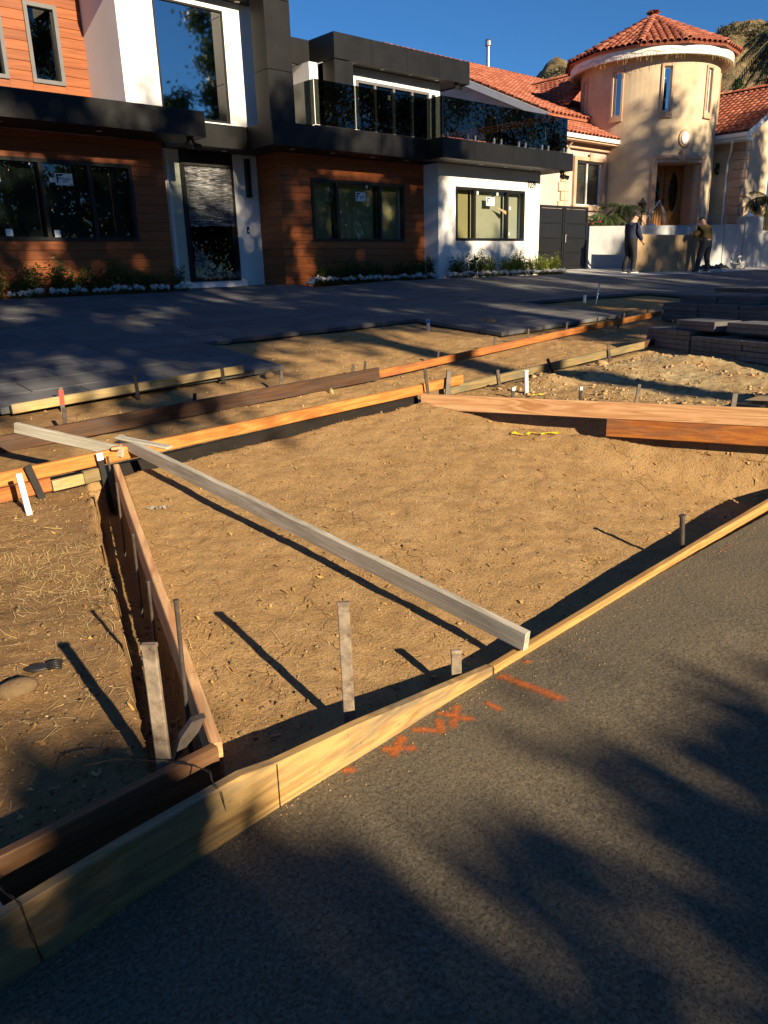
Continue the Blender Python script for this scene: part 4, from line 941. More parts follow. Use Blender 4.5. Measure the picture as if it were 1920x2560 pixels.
# front form on the street edge: tall at the curb, dipping to the driveway apron, with saw kerfs where it bends
fb = MB(); prf = [(-1.6, 1.60, .185), (-.2, 1.648, .185), (.25, 1.68, .185), (.6, 1.712, .187), (.98, 1.735, .188), (1.11, 1.748, .158), (1.46, 1.762, .130), (1.78, 1.78, .088), (2.215, 1.80, .036)]
for (a, b) in zip(prf[:-1], prf[1:]):
    k = .0
    vs = []
    for (u, w_, zt) in (a, b):
        vs += [(u, w_, -.06), (u, w_+.038, -.06), (u, w_+.038, zt-.004), (u, w_+.034, zt), (u, w_+.004, zt), (u, w_, zt-.004)]
    fb.add(vs, [(i, (i+1) % 6, 6+(i+1) % 6, 6+i) for i in range(6)])
fb.add([(2.215, 1.80, -.06), (2.215, 1.838, -.06), (2.215, 1.838, .036), (2.215, 1.80, .036)], [(0, 1, 2, 3)])
fbo = fb.build('form_board', M['wood_form'], None, (0, 1.7, 0)); tag(fbo, 'long weathered yellow-grey form board along the asphalt, dipping to the apron', 'board')
for u, w_ in ((.93, 1.735), (1.11, 1.748)): MB().box(u-.002, u+.002, w_-.002, w_+.03, .0, .183 if u < 1 else .155).build('saw_kerf', M['black_frame'], fbo)
board('form_board', (2.225, 1.822, -.055), (5.6, 1.945, -.05), .089, .038, 'wood_amber', 'low amber form board nearly flush with the asphalt edge, under the grey straightedge')
board('form_board', (5.62, 1.946, -.05), (9.0, 2.06, -.05), .089, .038, 'wood_yellow', 'pale low form board continuing the amber one along the asphalt')
board('form_board', (-1.4, 1.87, .03), (1.02, 1.965, .03), .140, .038, 'wood_brown', 'dark brown inner curb form board parallel to the weathered front one')
board('form_board', (1.035, 1.99, .01), (2.07, 4.93, .27), .150, .038, 'wood_fir', 'pinkish form board running back from the curb to the long orange beam')
ORB = [(-.6, .30), (1.0, .36), (2.0, .395), (3.8, .455), (5.62, .52)]
board('form_board', (-.8, 5.05, .315), (5.12, 5.05, .500), .089, .038, 'wood_orange', 'long orange beam along the back of the dug pad with black stakes')
board('form_board', (2.12, 5.095, .26), (5.1, 5.095, .385), .110, .03, 'trench_shade', 'added near-black board standing in for the trench shade under the long orange beam')  # board added as a dark strip where the trench lies in shade
board('form_board', (5.125, 5.07, .503), (5.70, 5.07, .525), .089, .038, 'wood_orange', 'short orange board end painted red at its tip, past the pad corner')
rt_ = MB().box(5.70, 5.712, 5.05, 5.09, .525, .614).build('board_tip', M['paint_red'], None, (5.7, 5.07, .53)); tag(rt_, 'red-painted end grain of the short orange board', 'paint')
D.objects.remove(rt_)
board('form_board', (-.8, 5.035, .215), (1.66, 5.035, .30), .089, .04, 'wood_red', 'dark red-brown board below the left end of the long orange beam')
board('form_board', (1.665, 5.02, .298), (1.87, 5.02, .305), .07, .038, 'wood_yellow', 'short new yellow block nailed below the long orange beam')
board('form_board', (1.875, 5.025, .305), (2.02, 5.025, .312), .085, .038, 'wood_mossy', 'short mossy brown block nailed below the long orange beam')
board('form_board', (5.05, 4.985, .375), (7.05, -.10, .375), .140, .038, 'wood_fir', 'wide new fir board with swirled grain along the right side of the pad')
board('form_board', (5.66, 3.42, .225), (7.02, .0, .225), .148, .038, 'wood_red', 'reddish board lying under the wide new fir board')
board('form_board', (5.45, 5.13, .418), (9.25, 5.13, .560), .089, .038, 'wood_mossy', 'mossy grey-brown form board running on towards the paver stacks')
board('form_board', (9.26, 5.15, .56), (12.5, 5.2, .68), .089, .038, 'wood_dark', 'nearly black form board disappearing behind the paver stack')
board('form_board', (-1.0, 6.52, .21), (5.94, 6.55, .42), .140, .038, 'wood_dark', 'dark stained form board behind the long orange beam')
board('form_board', (5.95, 6.56, .435), (10.4, 6.56, .675), .089, .038, 'wood_red', 'amber board continuing the dark stained form towards the paving')
board('form_board', (10.41, 6.58, .675), (12.35, 6.58, .755), .089, .038, 'wood_orange', 'last orange board of the back form, ending at the far paver stack')
board('form_board', (2.18, 7.30, .475), (4.62, 7.30, .585), .085, .038, 'wood_yellow', 'pale yellow edging board along the near corner of the dark paving')
board('form_board', (17.2, 6.4, .95), (18.0, 6.3, .95), .09, .038, 'wood_orange', 'short orange board lying beyond the far paver stack')
# straightedge lying across the pad and a second one at the back
board('straightedge', (2.42, 1.79, .040), (2.22, 5.16, .478), .089, .038, 'wood_grey', 'long grey weathered two-by-four laid across the whole pad', cat='board')
_a, _b = Vector((1.72, 5.75, .58)), Vector((2.16, 5.02, .435)); board('straightedge', tuple(_a), tuple(_b), .075, .038, 'wood_grey', 'shorter grey board propped on the orange beam beside the corner stakes', cat='board')
board('scrap_board', (2.10, 4.97, .505), (2.25, 5.25, .485), .018, .06, 'wood_fir', 'small fir offcut lying on the orange beam at the corner', cat='board')
board('scrap_board', (2.36, 4.72, .502), (2.19, 5.12, .545), .016, .07, 'wood_grey', 'thin grey shim lying over the far end of the straightedge', cat='board')
# ------------------------------------------------------------------ stakes and pipes
def stake(name, p0, p1, wd, th, mat, label, group=None, rot=0, roundish=False, cap=None, deep=.25, tip=None, cat='stake'):
    a, b = Vector(p0), Vector(p1); d = (b-a).normalized(); a = a-d*deep
    L = (b-a).length; z = d; x = Vector((math.cos(R(rot)), math.sin(R(rot)), 0)); y = z.cross(x).normalized(); x = y.cross(z)
    mb = MB()
    if roundish: mb.lathe((0, 0, 0), [(wd/2, 0), (wd/2, L-.008), (wd/2*1.35, L-.006), (wd/2*1.3, L)], 10)
    else:
        mb.bbox(-wd/2, wd/2, -th/2, th/2, 0, L, min(th, wd)*.18)
    if cap: mb.bbox(-wd*.54, wd*.54, -th*.62, th*.62, L-.012, L+.004, .003)
    me = mb.mesh(name, M[mat]); o = D.objects.new(name, me); COL.objects.link(o)
    m = Matrix((x, y, z)).transposed().to_4x4(); m.translation = a; o.matrix_world = m
    ORG[o.name] = Vector((0,0,0))
    if tip:
        t = D.objects.new('tag', MB().bbox(-wd/2-.001, wd/2+.001, -th/2-.003, th/2+.003, L-tip[1], L-tip[0], .001).mesh('tag', M[tip[2]])); COL.objects.link(t); t.parent = o
    return tag(o, label, cat, group)
stake('stake', (.875, 2.03, .06), (.885, 2.05, .54), .046, .022, 'stake_wood', 'tall whitish wooden stake against the dark brown inner curb board', rot=-44, deep=.2, cap=True)
stake('rebar_stake', (1.10, 2.30, -.05), (1.11, 2.30, .54), .016, .016, 'stake_steel', 'thin steel rod standing by the pinkish form board', roundish=True, deep=.2)
stake('stake', (1.55, 1.925, -.05), (1.55, 1.93, .50), .042, .016, 'stake_wood', 'tallest rusty flat stake behind the bend of the front form board', rot=-40, deep=.2, cap=True)
stake('stake', (2.065, 1.865, -.08), (2.065, 1.865, .143), .042, .016, 'stake_wood', 'short flat stake behind the low end of the front form board', rot=-40, deep=.15, cap=True)
stake('stake', (4.17, 1.965, -.13), (4.12, 1.965, .205), .030, .03, 'stake_steel', 'round nail stake with a wide head behind the low amber form board', roundish=True, deep=.15)
stake('stake', (1.60, 4.99, .20), (1.525, 4.99, .50), .045, .010, 'stake_black', 'black flat steel stake leaning on the left end of the orange beam', rot=0, deep=.2)
stake('stake', (2.02, 4.985, .10), (1.985, 4.985, .50), .040, .010, 'stake_black', 'black steel stake with a white tag at the beam corner', rot=0, deep=.2, tip=(.0, .05, 'pvc'))
stake('stake', (2.065, 4.965, .10), (2.03, 4.965, .47), .016, .016, 'stake_steel', 'thin rusty rod beside the white-tagged black stake', roundish=True, deep=.2)
for i, (a, b, zt, t) in enumerate(((1.745, 4.2, .485, 'near the beam corner'), (1.50, 3.5, .40, 'halfway along'), (1.325, 3.0, .345, 'nearest the curb'))):
    stake('stake', (a, b, zt-.35), (a+.005, b, zt), .014, .014, 'stake_steel', 'rusty nail stake against the outside of the pinkish form board, '+t, roundish=True, deep=.1)
stake('stake', (5.19, 4.99, .20), (5.10, 4.99, .735), .036, .012, 'stake_steel', 'leaning steel stake at the meeting of the orange beam and wide fir board', rot=0, deep=.2, cap=True)
stake('stake', (5.40, 5.01, .25), (5.45, 5.01, .685), .048, .02, 'stake_steel', 'broad steel stake by the gap beside the short red-tipped board', rot=-30, deep=.2, cap=True)
stake('stake', (5.50, 5.035, .3), (5.44, 5.035, .62), .03, .012, 'stake_black', 'dark slanting stake behind the broad steel stake', rot=-30, deep=.1)
stake('pvc_pipe', (6.12, 4.60, .38), (6.10, 4.60, .645), .042, .042, 'pvc', 'white plastic pipe standing in the dirt behind the wide fir board', roundish=True, deep=.15, cat='pipe')
stake('pvc_pipe', (1.412, 4.75, .30), (1.40, 4.77, .512), .034, .02, 'pvc', 'white plastic pipe standing in front of the left end of the orange beam', rot=0, deep=.15, cat='pipe')
stake('stake', (5.885, 4.60, .36), (5.915, 4.60, .505), .03, .012, 'stake_black', 'small black stake with a white top behind the wide fir board', rot=-20, deep=.1, tip=(0, .035, 'pvc'))
stake('stake', (5.98, 3.90, .36), (5.985, 3.90, .56), .026, .012, 'stake_black', 'low black stake with a white top behind the middle of the fir board', rot=-20, deep=.1, tip=(0, .03, 'pvc'))
stake('stake', (6.05, 3.40, .36), (6.11, 3.40, .61), .036, .010, 'stake_steel', 'rusty flat stake leaning behind the wide fir board', rot=-20, deep=.1)
stake('stake', (6.38, 2.70, .36), (6.40, 2.70, .56), .05, .012, 'stake_steel', 'stub of a flat stake next to the carton', rot=-30, deep=.1)
for i, (a, b, c, lab) in enumerate((((7.25, 5.09, .45), (7.13, 5.09, .63), 1, 'first slanting stake on the mossy form board'), ((6.31, 5.09, .43), (6.27, 5.09, .60), 1, 'thin stake on the mossy form board nearest the red-tipped end'), ((8.40, 5.09, .50), (8.35, 5.09, .69), 1, 'block-like stake near the black end of the mossy form board'))):
    stake('stake', a, b, .034, .012, 'stake_steel', lab, rot=-25, deep=.1)
BK = [2.38, 3.61, 4.63, 5.6, 5.78, 7.0, 8.08, 8.8, 9.71, 10.52, 11.15, 11.28, 12.0]
for i, (u, w_, z0, z1) in enumerate(((4.63, 6.61, .36, .665), (3.61, 6.61, .33, .545), (5.6, 6.61, .42, .62), (5.78, 6.61, .42, .64), (7.0, 6.62, .46, .66), (8.08, 6.62, .55, .73), (8.8, 6.62, .58, .79), (9.71, 6.62, .62, .82), (10.52, 6.63, .65, .84), (11.15, 6.63, .66, .85), (11.28, 6.63, .66, .86), (12.0, 6.63, .68, .89), (2.38, 6.62, .30, .575))):
    stake('stake', (u-.02, w_, z0), (u+.02, w_, z1), .036, .010, 'stake_steel', 'rusty flat stake behind the back form, '+nth(13-BK.index(u))+' from the far paver stack', 'stakes along the back form', rot=-15+i*7 % 30, deep=.1)
for u, z1, lab in ((3.365, .70, 'dark stake at the middle of the pale yellow edging board'), (4.35, .665, 'low dark stake near the end of the pale yellow edging board')): stake('stake', (u+.005, 7.275, .48), (u-.005, 7.275, z1), .036, .010, 'stake_black', lab, rot=-20, deep=.1)
stake('stake', (2.62, 7.275, .45), (2.63, 7.275, .665), .04, .012, 'stake_steel', 'red-painted stake at the near end of the pale yellow edging board', rot=-20, deep=.1, tip=(.03, .16, 'paint_red'))
stake('pvc_pipe', (8.78, 8.5, .72), (8.77, 8.5, .87), .05, .05, 'pvc', 'short white pipe with a blue cap in the planting bed', roundish=True, deep=.1, tip=(0, .05, 'paint_blue'), cat='pipe')
stake('rebar_stake', (14.05, 8.9, .85), (14.15, 8.9, 1.24), .035, .035, 'steel', 'grey conduit standing in the far planting bed', roundish=True, deep=.1, cat='pipe')
stake('pvc_pipe', (14.1, 9.2, .88), (14.1, 9.2, 1.02), .07, .07, 'pvc', 'short pale pipe stub in the far planting bed', roundish=True, deep=.1, cat='pipe')
# tie wires
def wire(pts, label, r=.0014):
    mb = MB(); mb.tube(pts, r, 6); mb.tube([(p[0]+.006*math.sin(i*2.2), p[1], p[2]+.006*math.cos(i*2.2)) for i, p in enumerate(pts)], r*.9, 6)
    tag(mb.build('tie_wire', M['wire'], None, pts[len(pts)//2]), label, 'wire')
wire([(.62, 2.18, .12), (.66, 2.12, .19), (.74, 2.07, .20), (.80, 2.02, .185), (.86, 1.97, .180), (.90, 1.88, .195), (.91, 1.80, .20), (.90, 1.772, .193), (.897, 1.738, .195), (.90, 1.728, .17), (.915, 1.733, .09), (.925, 1.735, .005)], 'rusty tie wire from the curb boards down the weathered front face, near the saw kerf')
wire([(.30, 1.99, .16), (.31, 1.945, .185), (.315, 1.90, .17), (.315, 1.84, .165), (.32, 1.77, .175), (.325, 1.72, .20), (.33, 1.684, .193), (.332, 1.674, .17), (.345, 1.684, .09), (.352, 1.686, .0)], 'rusty tie wire hooked over the front board beside the concrete curb end')
tag(MB().bbox(-1.4, .315, 1.725, 1.845, -.1, .135, .01).build('concrete_curb', M['concrete'], None, (-.5, 1.8, 0)), 'end of an old grey concrete curb between the two curb boards', 'curb')
tag(MB().prism([(.92, .10), (1.02, .17), (1.05, .21), (1.0, .215), (.95, .17)], lambda u, z: (u, 2.06, z), lambda u, z: (u+.01, 2.09, z)).build('metal_bracket', M['stake_steel'], None, (1.0, 2.07, .1)), 'bent dark metal tab at the corner of the curb boards', 'bracket')
# ------------------------------------------------------------------ orange spray marks on the asphalt
def _paint():
    m, t, N = nodes('spray_paint'); at = t.nodes.new('ShaderNodeAttribute'); at.attribute_name = 'm'
    v = coords(t); n = mth(t, 'ADD', mth(t, 'MULTIPLY', noise(t, v, 110, 3, .8), 1.0), mth(t, 'MULTIPLY', noise(t, v, 28, 4, .7), .5)); k = ramp(t, mth(t, 'SUBTRACT', mth(t, 'MULTIPLY_ADD', at.outputs['Fac'], .85, .32), n), ((.0, (0,0,0)), (.40, (.75,)*3)))
    b = t.nodes.new('ShaderNodeBsdfPrincipled'); b.inputs['Base Color'].default_value = (.58, .15, .028, 1); b.inputs['Roughness'].default_value = .7
    tr = t.nodes.new('ShaderNodeBsdfTransparent'); mx = t.nodes.new('ShaderNodeMixShader'); t.links.new(k, mx.inputs[0]); t.links.new(tr.outputs[0], mx.inputs[1]); t.links.new(b.outputs[0], mx.inputs[2])
    o = t.nodes.new('ShaderNodeOutputMaterial'); t.links.new(mx.outputs[0], o.inputs[0]); return m
M['spray'] = _paint()
def spray(segs, wd, label):
    wd = wd*1.5
    P = np.array([p for s in segs for p in s]); lo = P.min(0)-.06; hi = P.max(0)+.06; hi[1] = min(hi[1], 1.775)
    us = np.arange(lo[0], hi[0]+.006, .0062); ws = np.arange(lo[1], hi[1]+.003, .0062)
    U_, W_ = np.meshgrid(us, ws); d = np.full(U_.shape, 9.)
    for (a, b) in segs:
        a = np.array(a); b = np.array(b); ab = b-a; t = cl(((U_-a[0])*ab[0]+(W_-a[1])*ab[1])/max(1e-6, ab@ab), 0, 1)
        d = np.minimum(d, np.hypot(U_-a[0]-t*ab[0], W_-a[1]-t*ab[1]))
    mval = cl(1-d/wd, 0, 1)
    me = grid(us, ws, lambda u, w_: asph(u, w_)+.0025, 'spray_mark', M['spray'])
    at = me.attributes.new('m', 'FLOAT', 'POINT'); at.data.foreach_set('value', mval.astype(np.float32).ravel())
    tag(put('spray_mark', me), label, 'paint mark')
spray([((2.23, 1.765), (2.255, 1.50))], .045, 'longest orange spray stroke on the asphalt by the board joint')
spray([((2.39, 1.775), (2.405, 1.765))], .03, 'small orange spray dab beside the low amber form board')
spray([((2.03, 1.67), (2.03, 1.61))], .028, 'short orange spray dash between the long stroke and the crosses')
spray([((1.93, 1.74), (1.82, 1.66)), ((1.85, 1.75), (1.90, 1.65))], .032, 'orange spray cross nearest the long stroke')
spray([((1.71, 1.74), (1.77, 1.67)), ((1.81, 1.72), (1.77, 1.67))], .032, 'orange spray arrow between the two crosses')
spray([((1.64, 1.74), (1.55, 1.69)), ((1.55, 1.73), (1.62, 1.67))], .032, 'orange spray cross farthest from the long stroke')
spray([((1.375, 1.735), (1.39, 1.73))], .032, 'round orange spray spot under the tall bend of the front board')
spray([((4.05, 1.80), (4.35, 1.78))], .03, 'faint orange spray stroke beside the low amber board near the nail stake')
# ------------------------------------------------------------------ stacks of paving slabs
def stack(u0, wtop, z0, layers, cols, L=.80, T=.058, label='', group='', dep=.42, ncol_u=2, ang=-22):
    dw = Vector((-math.sin(R(-ang)), -math.cos(R(-ang)), 0)); du = Vector((math.cos(R(-ang)), -math.sin(R(-ang)), 0))
    sm_ = MB().bbox(-dep/2, dep/2, -L/2, L/2, 0, T-.002, .006)
    for q in range(6): y = -L/2+.08+q*.125; sm_.box(-dep/2-.004, -dep/2+.001, y, y+.012, .006, T-.010)
    me = sm_.mesh('paving_slab', M['paver'])
    for j in range(layers):
        for i in range(cols):
            for k in range(ncol_u):
                if (j, i, k) in skip: continue
                o = D.objects.new('paving_slab', me); COL.objects.link(o)
                q_ = Vector((u0, wtop, 0))+du*(dep/2+k*(dep+.012)+random.uniform(-.012, .012))+dw*(L/2+i*(L+.014)+random.uniform(-.012, .012)); o.location = (q_.x, q_.y, z0+j*T); o.rotation_euler = (0, 0, R(ang+random.uniform(-.7, .7)))
                tag(o, label, 'paving slab', group)
def pallet(u, w_, z, lab):
    r = empty('pallet', (u, w_, z), lab, 'pallet')
    for k in range(3): MB().box(u, u+.9, w_-.06-k*1.1, w_-.0-k*1.1+.04, z, z+.07).build('runner', M['wood_mossy'], r)
    for k in range(5): MB().box(u+k*.2, u+k*.2+.1, w_-2.4, w_+.03, z+.071, z+.088).build('slat', M['wood_mossy'], r)
    r.rotation_euler = (0, 0, R(-22))
skip = {(4, 1, 0), (4, 2, 0)}
pallet(9.62, 5.18, .415, 'worn timber pallet under the nearest stack of dark slabs')
stack(9.62, 5.30, .505, 5, 4, label='dark grey paving slab in the low stack nearest the fir board', group='slabs of the near stack'); skip = set()
stack(9.52, 4.85, .796, 2, 1, .66, .058, label='loose dark slab laid on top of the near slab stack', group='loose slabs on the near stack', ncol_u=1)
stack(9.28, 4.10, .796, 2, 2, .78, .058, label='dark slab of the upper tier on the near stack beyond the loose ones', group='upper tier of the near stack', ncol_u=1)
pallet(12.32, 6.44, .60, 'timber pallet under the farther stack of dark slabs')
stack(12.3, 6.52, .69, 5, 3, label='dark grey paving slab in the farther stack by the end of the back form', group='slabs of the far stack')
stack(12.45, 6.30, .98, 2, 2, label='dark slab on the raised tier of the farther stack', group='upper tier of the far stack')
stack(15.6, 7.2, .93, 3, 2, label='pale sunlit slab in the stack behind the two dark ones', group='slabs of the rear stack')
# ------------------------------------------------------------------ carton, rag, yellow strap and other litter
cb = empty('carton', (6.9, 2.5, .40), 'open brown cardboard carton lying behind the wide fir board', 'carton')
MB().box(6.55, 7.3, 2.05, 2.62, .40, .49).build('box_body', M['drywall'], cb); MB().add([(6.5, 2.66, .495), (7.35, 2.66, .495), (7.3, 2.0, .53), (6.55, 2.05, .52)], [(0,1,2,3)]).build('flap', M['drywall'], cb)
MB().box(6.42, 6.54, 2.5, 2.75, .40, .47).build('foil_wrap', M['stake_black'], cb)
def ribbon(pts, wd, mat, label, cat, name):
    mb = MB(); n = len(pts)
    for i in range(n-1):
        a, b = Vector(pts[i]), Vector(pts[i+1]); d = (b-a).normalized(); s = Vector((-d.y, d.x, .3*math.sin(i*1.7))).normalized()*wd
        mb.add([a-s, b-s, b+s, a+s, a-s+Vector((0,0,.003)), b-s+Vector((0,0,.003)), b+s+Vector((0,0,.003)), a+s+Vector((0,0,.003))], [(0,1,2,3),(7,6,5,4),(0,4,5,1),(2,6,7,3)])
    tag(mb.build(name, M[mat], None, pts[0]), label, cat)
M['yellow_plastic'] = plain('yellow_plastic', (.72, .60, .02), .4, .1, 10, .05); M['rag'] = plain('rag', (.33, .30, .26), .9, .3, 14, .4)
hh = lambda u, w_: float(hr(u, w_))
ribbon([(5.10+.022*i+.012*math.sin(i*2.1), 3.97-.018*i+.03*math.sin(i*1.3), hh(5.10+.022*i, 3.97-.018*i)+.014+.012*abs(math.sin(i*1.9))) for i in range(15)], .011, 'yellow_plastic', 'crumpled yellow plastic strap lying in the middle of the dirt pad', 'strap', 'yellow_strap')
ribbon([(5.98+.02*i, 4.45-.01*i, hh(5.98+.02*i, 4.45-.01*i)+.012+.012*abs(math.sin(i*2))) for i in range(7)], .012, 'yellow_plastic', 'scrap of yellow strap behind the wide fir board by the white pipe', 'strap', 'yellow_strap')
ribbon([(1.97+.016*i, 4.31-.006*i+.012*math.sin(i*2), hh(1.97+.016*i, 4.31-.006*i)+.008+.006*abs(math.sin(i*2.3))) for i in range(8)], .018, 'rag', 'flattened grey rag on the dirt beside the straightedge shadow', 'rag', 'rag')
def rockmesh(name, s, seed, mat, sq=(1, 1, .7)):
    b = bmesh.new(); bmesh.ops.create_icosphere(b, subdivisions=2, radius=s); rr = np.random.default_rng(seed)
    for v in b.verts:
        k = 1+.35*float(vn(v.co.x/s*1.3+seed, v.co.y/s*1.3+v.co.z/s, 1, seed)); v.co = Vector((v.co.x*sq[0]*k, v.co.y*sq[1]*k, v.co.z*sq[2]*k))
    me = D.meshes.new(name); b.to_mesh(me); b.free(); me.materials.append(M[mat]); me.polygons.foreach_set('use_smooth', [True]*len(me.polygons)); return me
def rock(u, w_, s, label, seed, mat='rock', sq=(1, 1, .7)):
    o = put('rock', rockmesh('rock', s, seed, mat, sq), (u, w_, hh(u, w_)+s*.25)); o.rotation_euler = (0, 0, seed); tag(o, label, 'rock')
rock(.70, 2.86, .062, 'rounded brown stone in the straw beside the dark glove', 3, 'rock_grey', (1.25, .9, .6))
rock(7.21, 4.76, .055, 'pale stone on the dirt heap behind the white pipe', 5); rock(5.17, 6.47, .04, 'pale chip leaning on the dark stained form board', 8, 'wood_yellow', (1, .4, 1.1))
rock(4.85, 7.15, .07, 'grey rubble lump at the end of the yellow edging board', 9, 'rock_grey'); rock(6.85, 5.0, .06, 'angular brown stone beside the mossy form board', 11, 'rock_grey'); rock(8.0, 4.95, .07, 'round stone where the mossy form meets the sand', 12); rock(9.9, 8.2, .12, 'grey rubble in the planting bed between the two paved lobes', 14, 'rock_grey'); rock(10.4, 4.4, .12, 'half-buried pale stone beneath the near slab stack', 16, 'rock')
gl_ = put('work_glove', rockmesh('work_glove', .034, 23, 'stake_black', (1.6, .9, .3)), (.82, 2.98, hh(.82, 2.98)+.012)); gl_.rotation_euler = (0, 0, -.4); tag(gl_, 'dark crumpled work glove lying in the straw by the brown stone', 'glove')
gf_ = MB()
for k in range(4): gf_.tube([(.035, -.018+.012*k, .0), (.065, -.028+.019*k, .002), (.09, -.034+.023*k, -.006)], [.008, .007, .005], 6)
o = D.objects.new('finger', gf_.mesh('finger', M['stake_black'], smooth=True)); COL.objects.link(o); o.parent = gl_
# ------------------------------------------------------------------ pebbles, clods, straw and dead leaves: uncountable cover
def scatter(n, fn, seed): 
    r = np.random.default_rng(seed); out = []
    while len(out) < n:
        u, w_ = fn(r); out.append((u, w_))
    a = np.array(out); return a[:, 0], a[:, 1]
def outside(u, w_): return ~deck(u, w_)
def pebbles(n, fn, smin, smax, seed, mat, name, label):
    u, w_ = scatter(n, fn, seed); k = outside(u, w_); u, w_ = u[k], w_[k]; z = hr(u, w_); r = np.random.default_rng(seed+1); s = smin*(smax/smin)**(r.random(len(u))**2.2)
    V = iv[None]*s[:, None, None]*(1+.35*r.standard_normal((len(u), len(iv), 1)))*np.array([1, 1, .65]); V = V+np.stack([u, w_, z+s*.25], -1)[:, None]
    F = fi[None]+(np.arange(len(u))*len(iv))[:, None, None]
    tag(put(name, npmesh(name, V.reshape(-1, 3), F.reshape(-1, 3), M[mat])), label, 'pebbles', kind='stuff')
pebbles(2200, lambda r: (r.uniform(-.3, 1.6), r.uniform(2.1, 5)), .003, .013, 28, 'rock_grey', 'soil_lumps', 'lumpy dark soil left of the pinkish board')
near = lambda r: (r.uniform(0.2, 6.4), 2.0+3.2*r.random())
pebbles(2400, near, .002, .009, 21, 'rock', 'pebbles', 'small pebbles and clods scattered over the dug pad')
pebbles(14000, near, .0012, .0045, 26, 'rock', 'soil_crumbs', 'fine soil crumbs over the dug pad')
pebbles(1300, near, .002, .010, 22, 'rock_grey', 'clods', 'dark soil clods scattered over the dug pad')
pebbles(4200, lambda r: (r.uniform(-1, 14), r.uniform(5.3, 9.2)), .003, .017, 23, 'rock', 'gravel', 'gravel and broken soil between the form boards')
pebbles(2600, lambda r: (6.0+6*r.random()**1.3, r.uniform(1.9, 5.0)), .004, .026, 24, 'rock', 'sand_clods', 'pale sandy clods beside the paver stacks')
def grit(n, seed):
    r = np.random.default_rng(seed); u = r.uniform(.3, 5.5, n); d = r.exponential(.09, n); w_ = 1.735+.02*u-d-.012; k = (w_ > .5); u, w_ = u[k], w_[k]; s = r.uniform(.0010, .0035, len(u)); z = asph(u, w_)
    V = iv[None]*s[:, None, None]*(1+.3*r.standard_normal((len(u), len(iv), 1)))*np.array([1, 1, .6])+np.stack([u, w_, z+s*.3], -1)[:, None]
    tag(put('spilled_soil', npmesh('spilled_soil', V.reshape(-1, 3), (fi[None]+(np.arange(len(u))*len(iv))[:, None, None]).reshape(-1, 3), M['rock'])), 'soil crumbs spilled on the asphalt along the front form board', 'soil', kind='stuff')
grit(600, 77)
def straws(n, fn, lmin, lmax, wd, seed, mat, name, label, lift=.004):
    u, w_ = scatter(n, fn, seed); k = outside(u, w_); u, w_ = u[k], w_[k]; r = np.random.default_rng(seed+1); a = r.uniform(0, math.pi, len(u)); L = r.uniform(lmin, lmax, len(u))*.5; cu_ = r.uniform(-.25, .25, len(u))*L
    ca, sa = np.cos(a), np.sin(a); pts = []
    for s in (-1, 0, 1):
        x = u+ca*L*s-sa*cu_*(1-s*s); y = w_+sa*L*s+ca*cu_*(1-s*s); z = hr(x, y)+lift+r.uniform(0, .006, len(u))*(1+s*.5)
        for q in (-1, 1): pts.append(np.stack([x-sa*wd*q, y+ca*wd*q, z+wd*q*r.uniform(-.8, .8, len(u))], -1))
    V = np.stack(pts, 1).reshape(-1, 3); b = (np.arange(len(u))*6)[:, None]; F = np.concatenate([b+np.array([[0, 1, 3, 2]]), b+np.array([[2, 3, 5, 4]])])
    tag(put(name, npmesh(name, V, F, M[mat])), label, 'litter', kind='stuff')
straws(480, lambda r: (r.normal(.75, .42), r.uniform(2.5, 4.9)), .02, .11, .0011, 31, 'straw', 'straw', 'dry straw lying on the dirt left of the pinkish board')
straws(600, lambda r: (r.normal(1.2, .22), r.normal(3.9, .35)), .03, .13, .0012, 35, 'straw', 'dry_grass', 'matted clump of dry grass near the white pipe')
straws(2400, near, .008, .05, .0009, 32, 'straw', 'chaff', 'fine chaff and wood splinters over the pad')
straws(520, near, .015, .04, .006, 33, 'leaf_dry', 'dead_leaves', 'small dead leaves and bark chips over the pad')
straws(900, lambda r: (r.uniform(5.8, 11), r.uniform(2, 5)), .02, .07, .006, 34, 'leaf_dry', 'leaf_litter', 'leaf litter on the sand behind the fir board')
# ------------------------------------------------------------------ leaves
# shrubs along the house
def shrub_parts(seed, h, lm='leaf_shrub'):
    r = np.random.default_rng(seed); st = MB(); tips = []
    for k in range(9):
        a = r.uniform(0, 6.28); q = r.uniform(.05, .22); top = (q*math.cos(a), q*math.sin(a)*.8, h*r.uniform(.6, 1.0)); st.tube([(0, 0, 0), (top[0]*.5, top[1]*.5, top[2]*.55), top], [.007, .005, .003], 5)
        for t in np.linspace(.35, 1.0, 6): tips.append((top[0]*t, top[1]*t, top[2]*t))
    V, F = leafquads(tips, 420, .045, .06, seed, .45)
    V[:, 2] = np.maximum(V[:, 2], .01)
    return st.mesh('stem', M['bark']), npmesh('foliage', V, F, M[lm])
SH = [shrub_parts(40+k, .42+.05*k) for k in range(4)]+[shrub_parts(50+k, .5+.04*k, 'leaf_bright') for k in range(3)]
def shrub(u, w_, sc, k, label, group):
    z = float(S(u, w_))-.03; r = empty('shrub', (u, w_, z), label, 'shrub', group); r.rotation_euler = (0, 0, u*3.1); r.scale = (sc*1.1, sc*1.1, sc)
    for nm, me in (('stem', SH[k][0]), ('foliage', SH[k][1])): o = D.objects.new(nm, me); COL.objects.link(o); o.parent = r
for i in range(15): shrub(3.1+i*.35+random.uniform(-.08, .08), 14.78+random.uniform(-.05, .05), random.uniform(.75, 1.15), i % 4, nth(15-i)+' leafy green shrub from the front door, under the three-part window', 'shrubs under the left window')
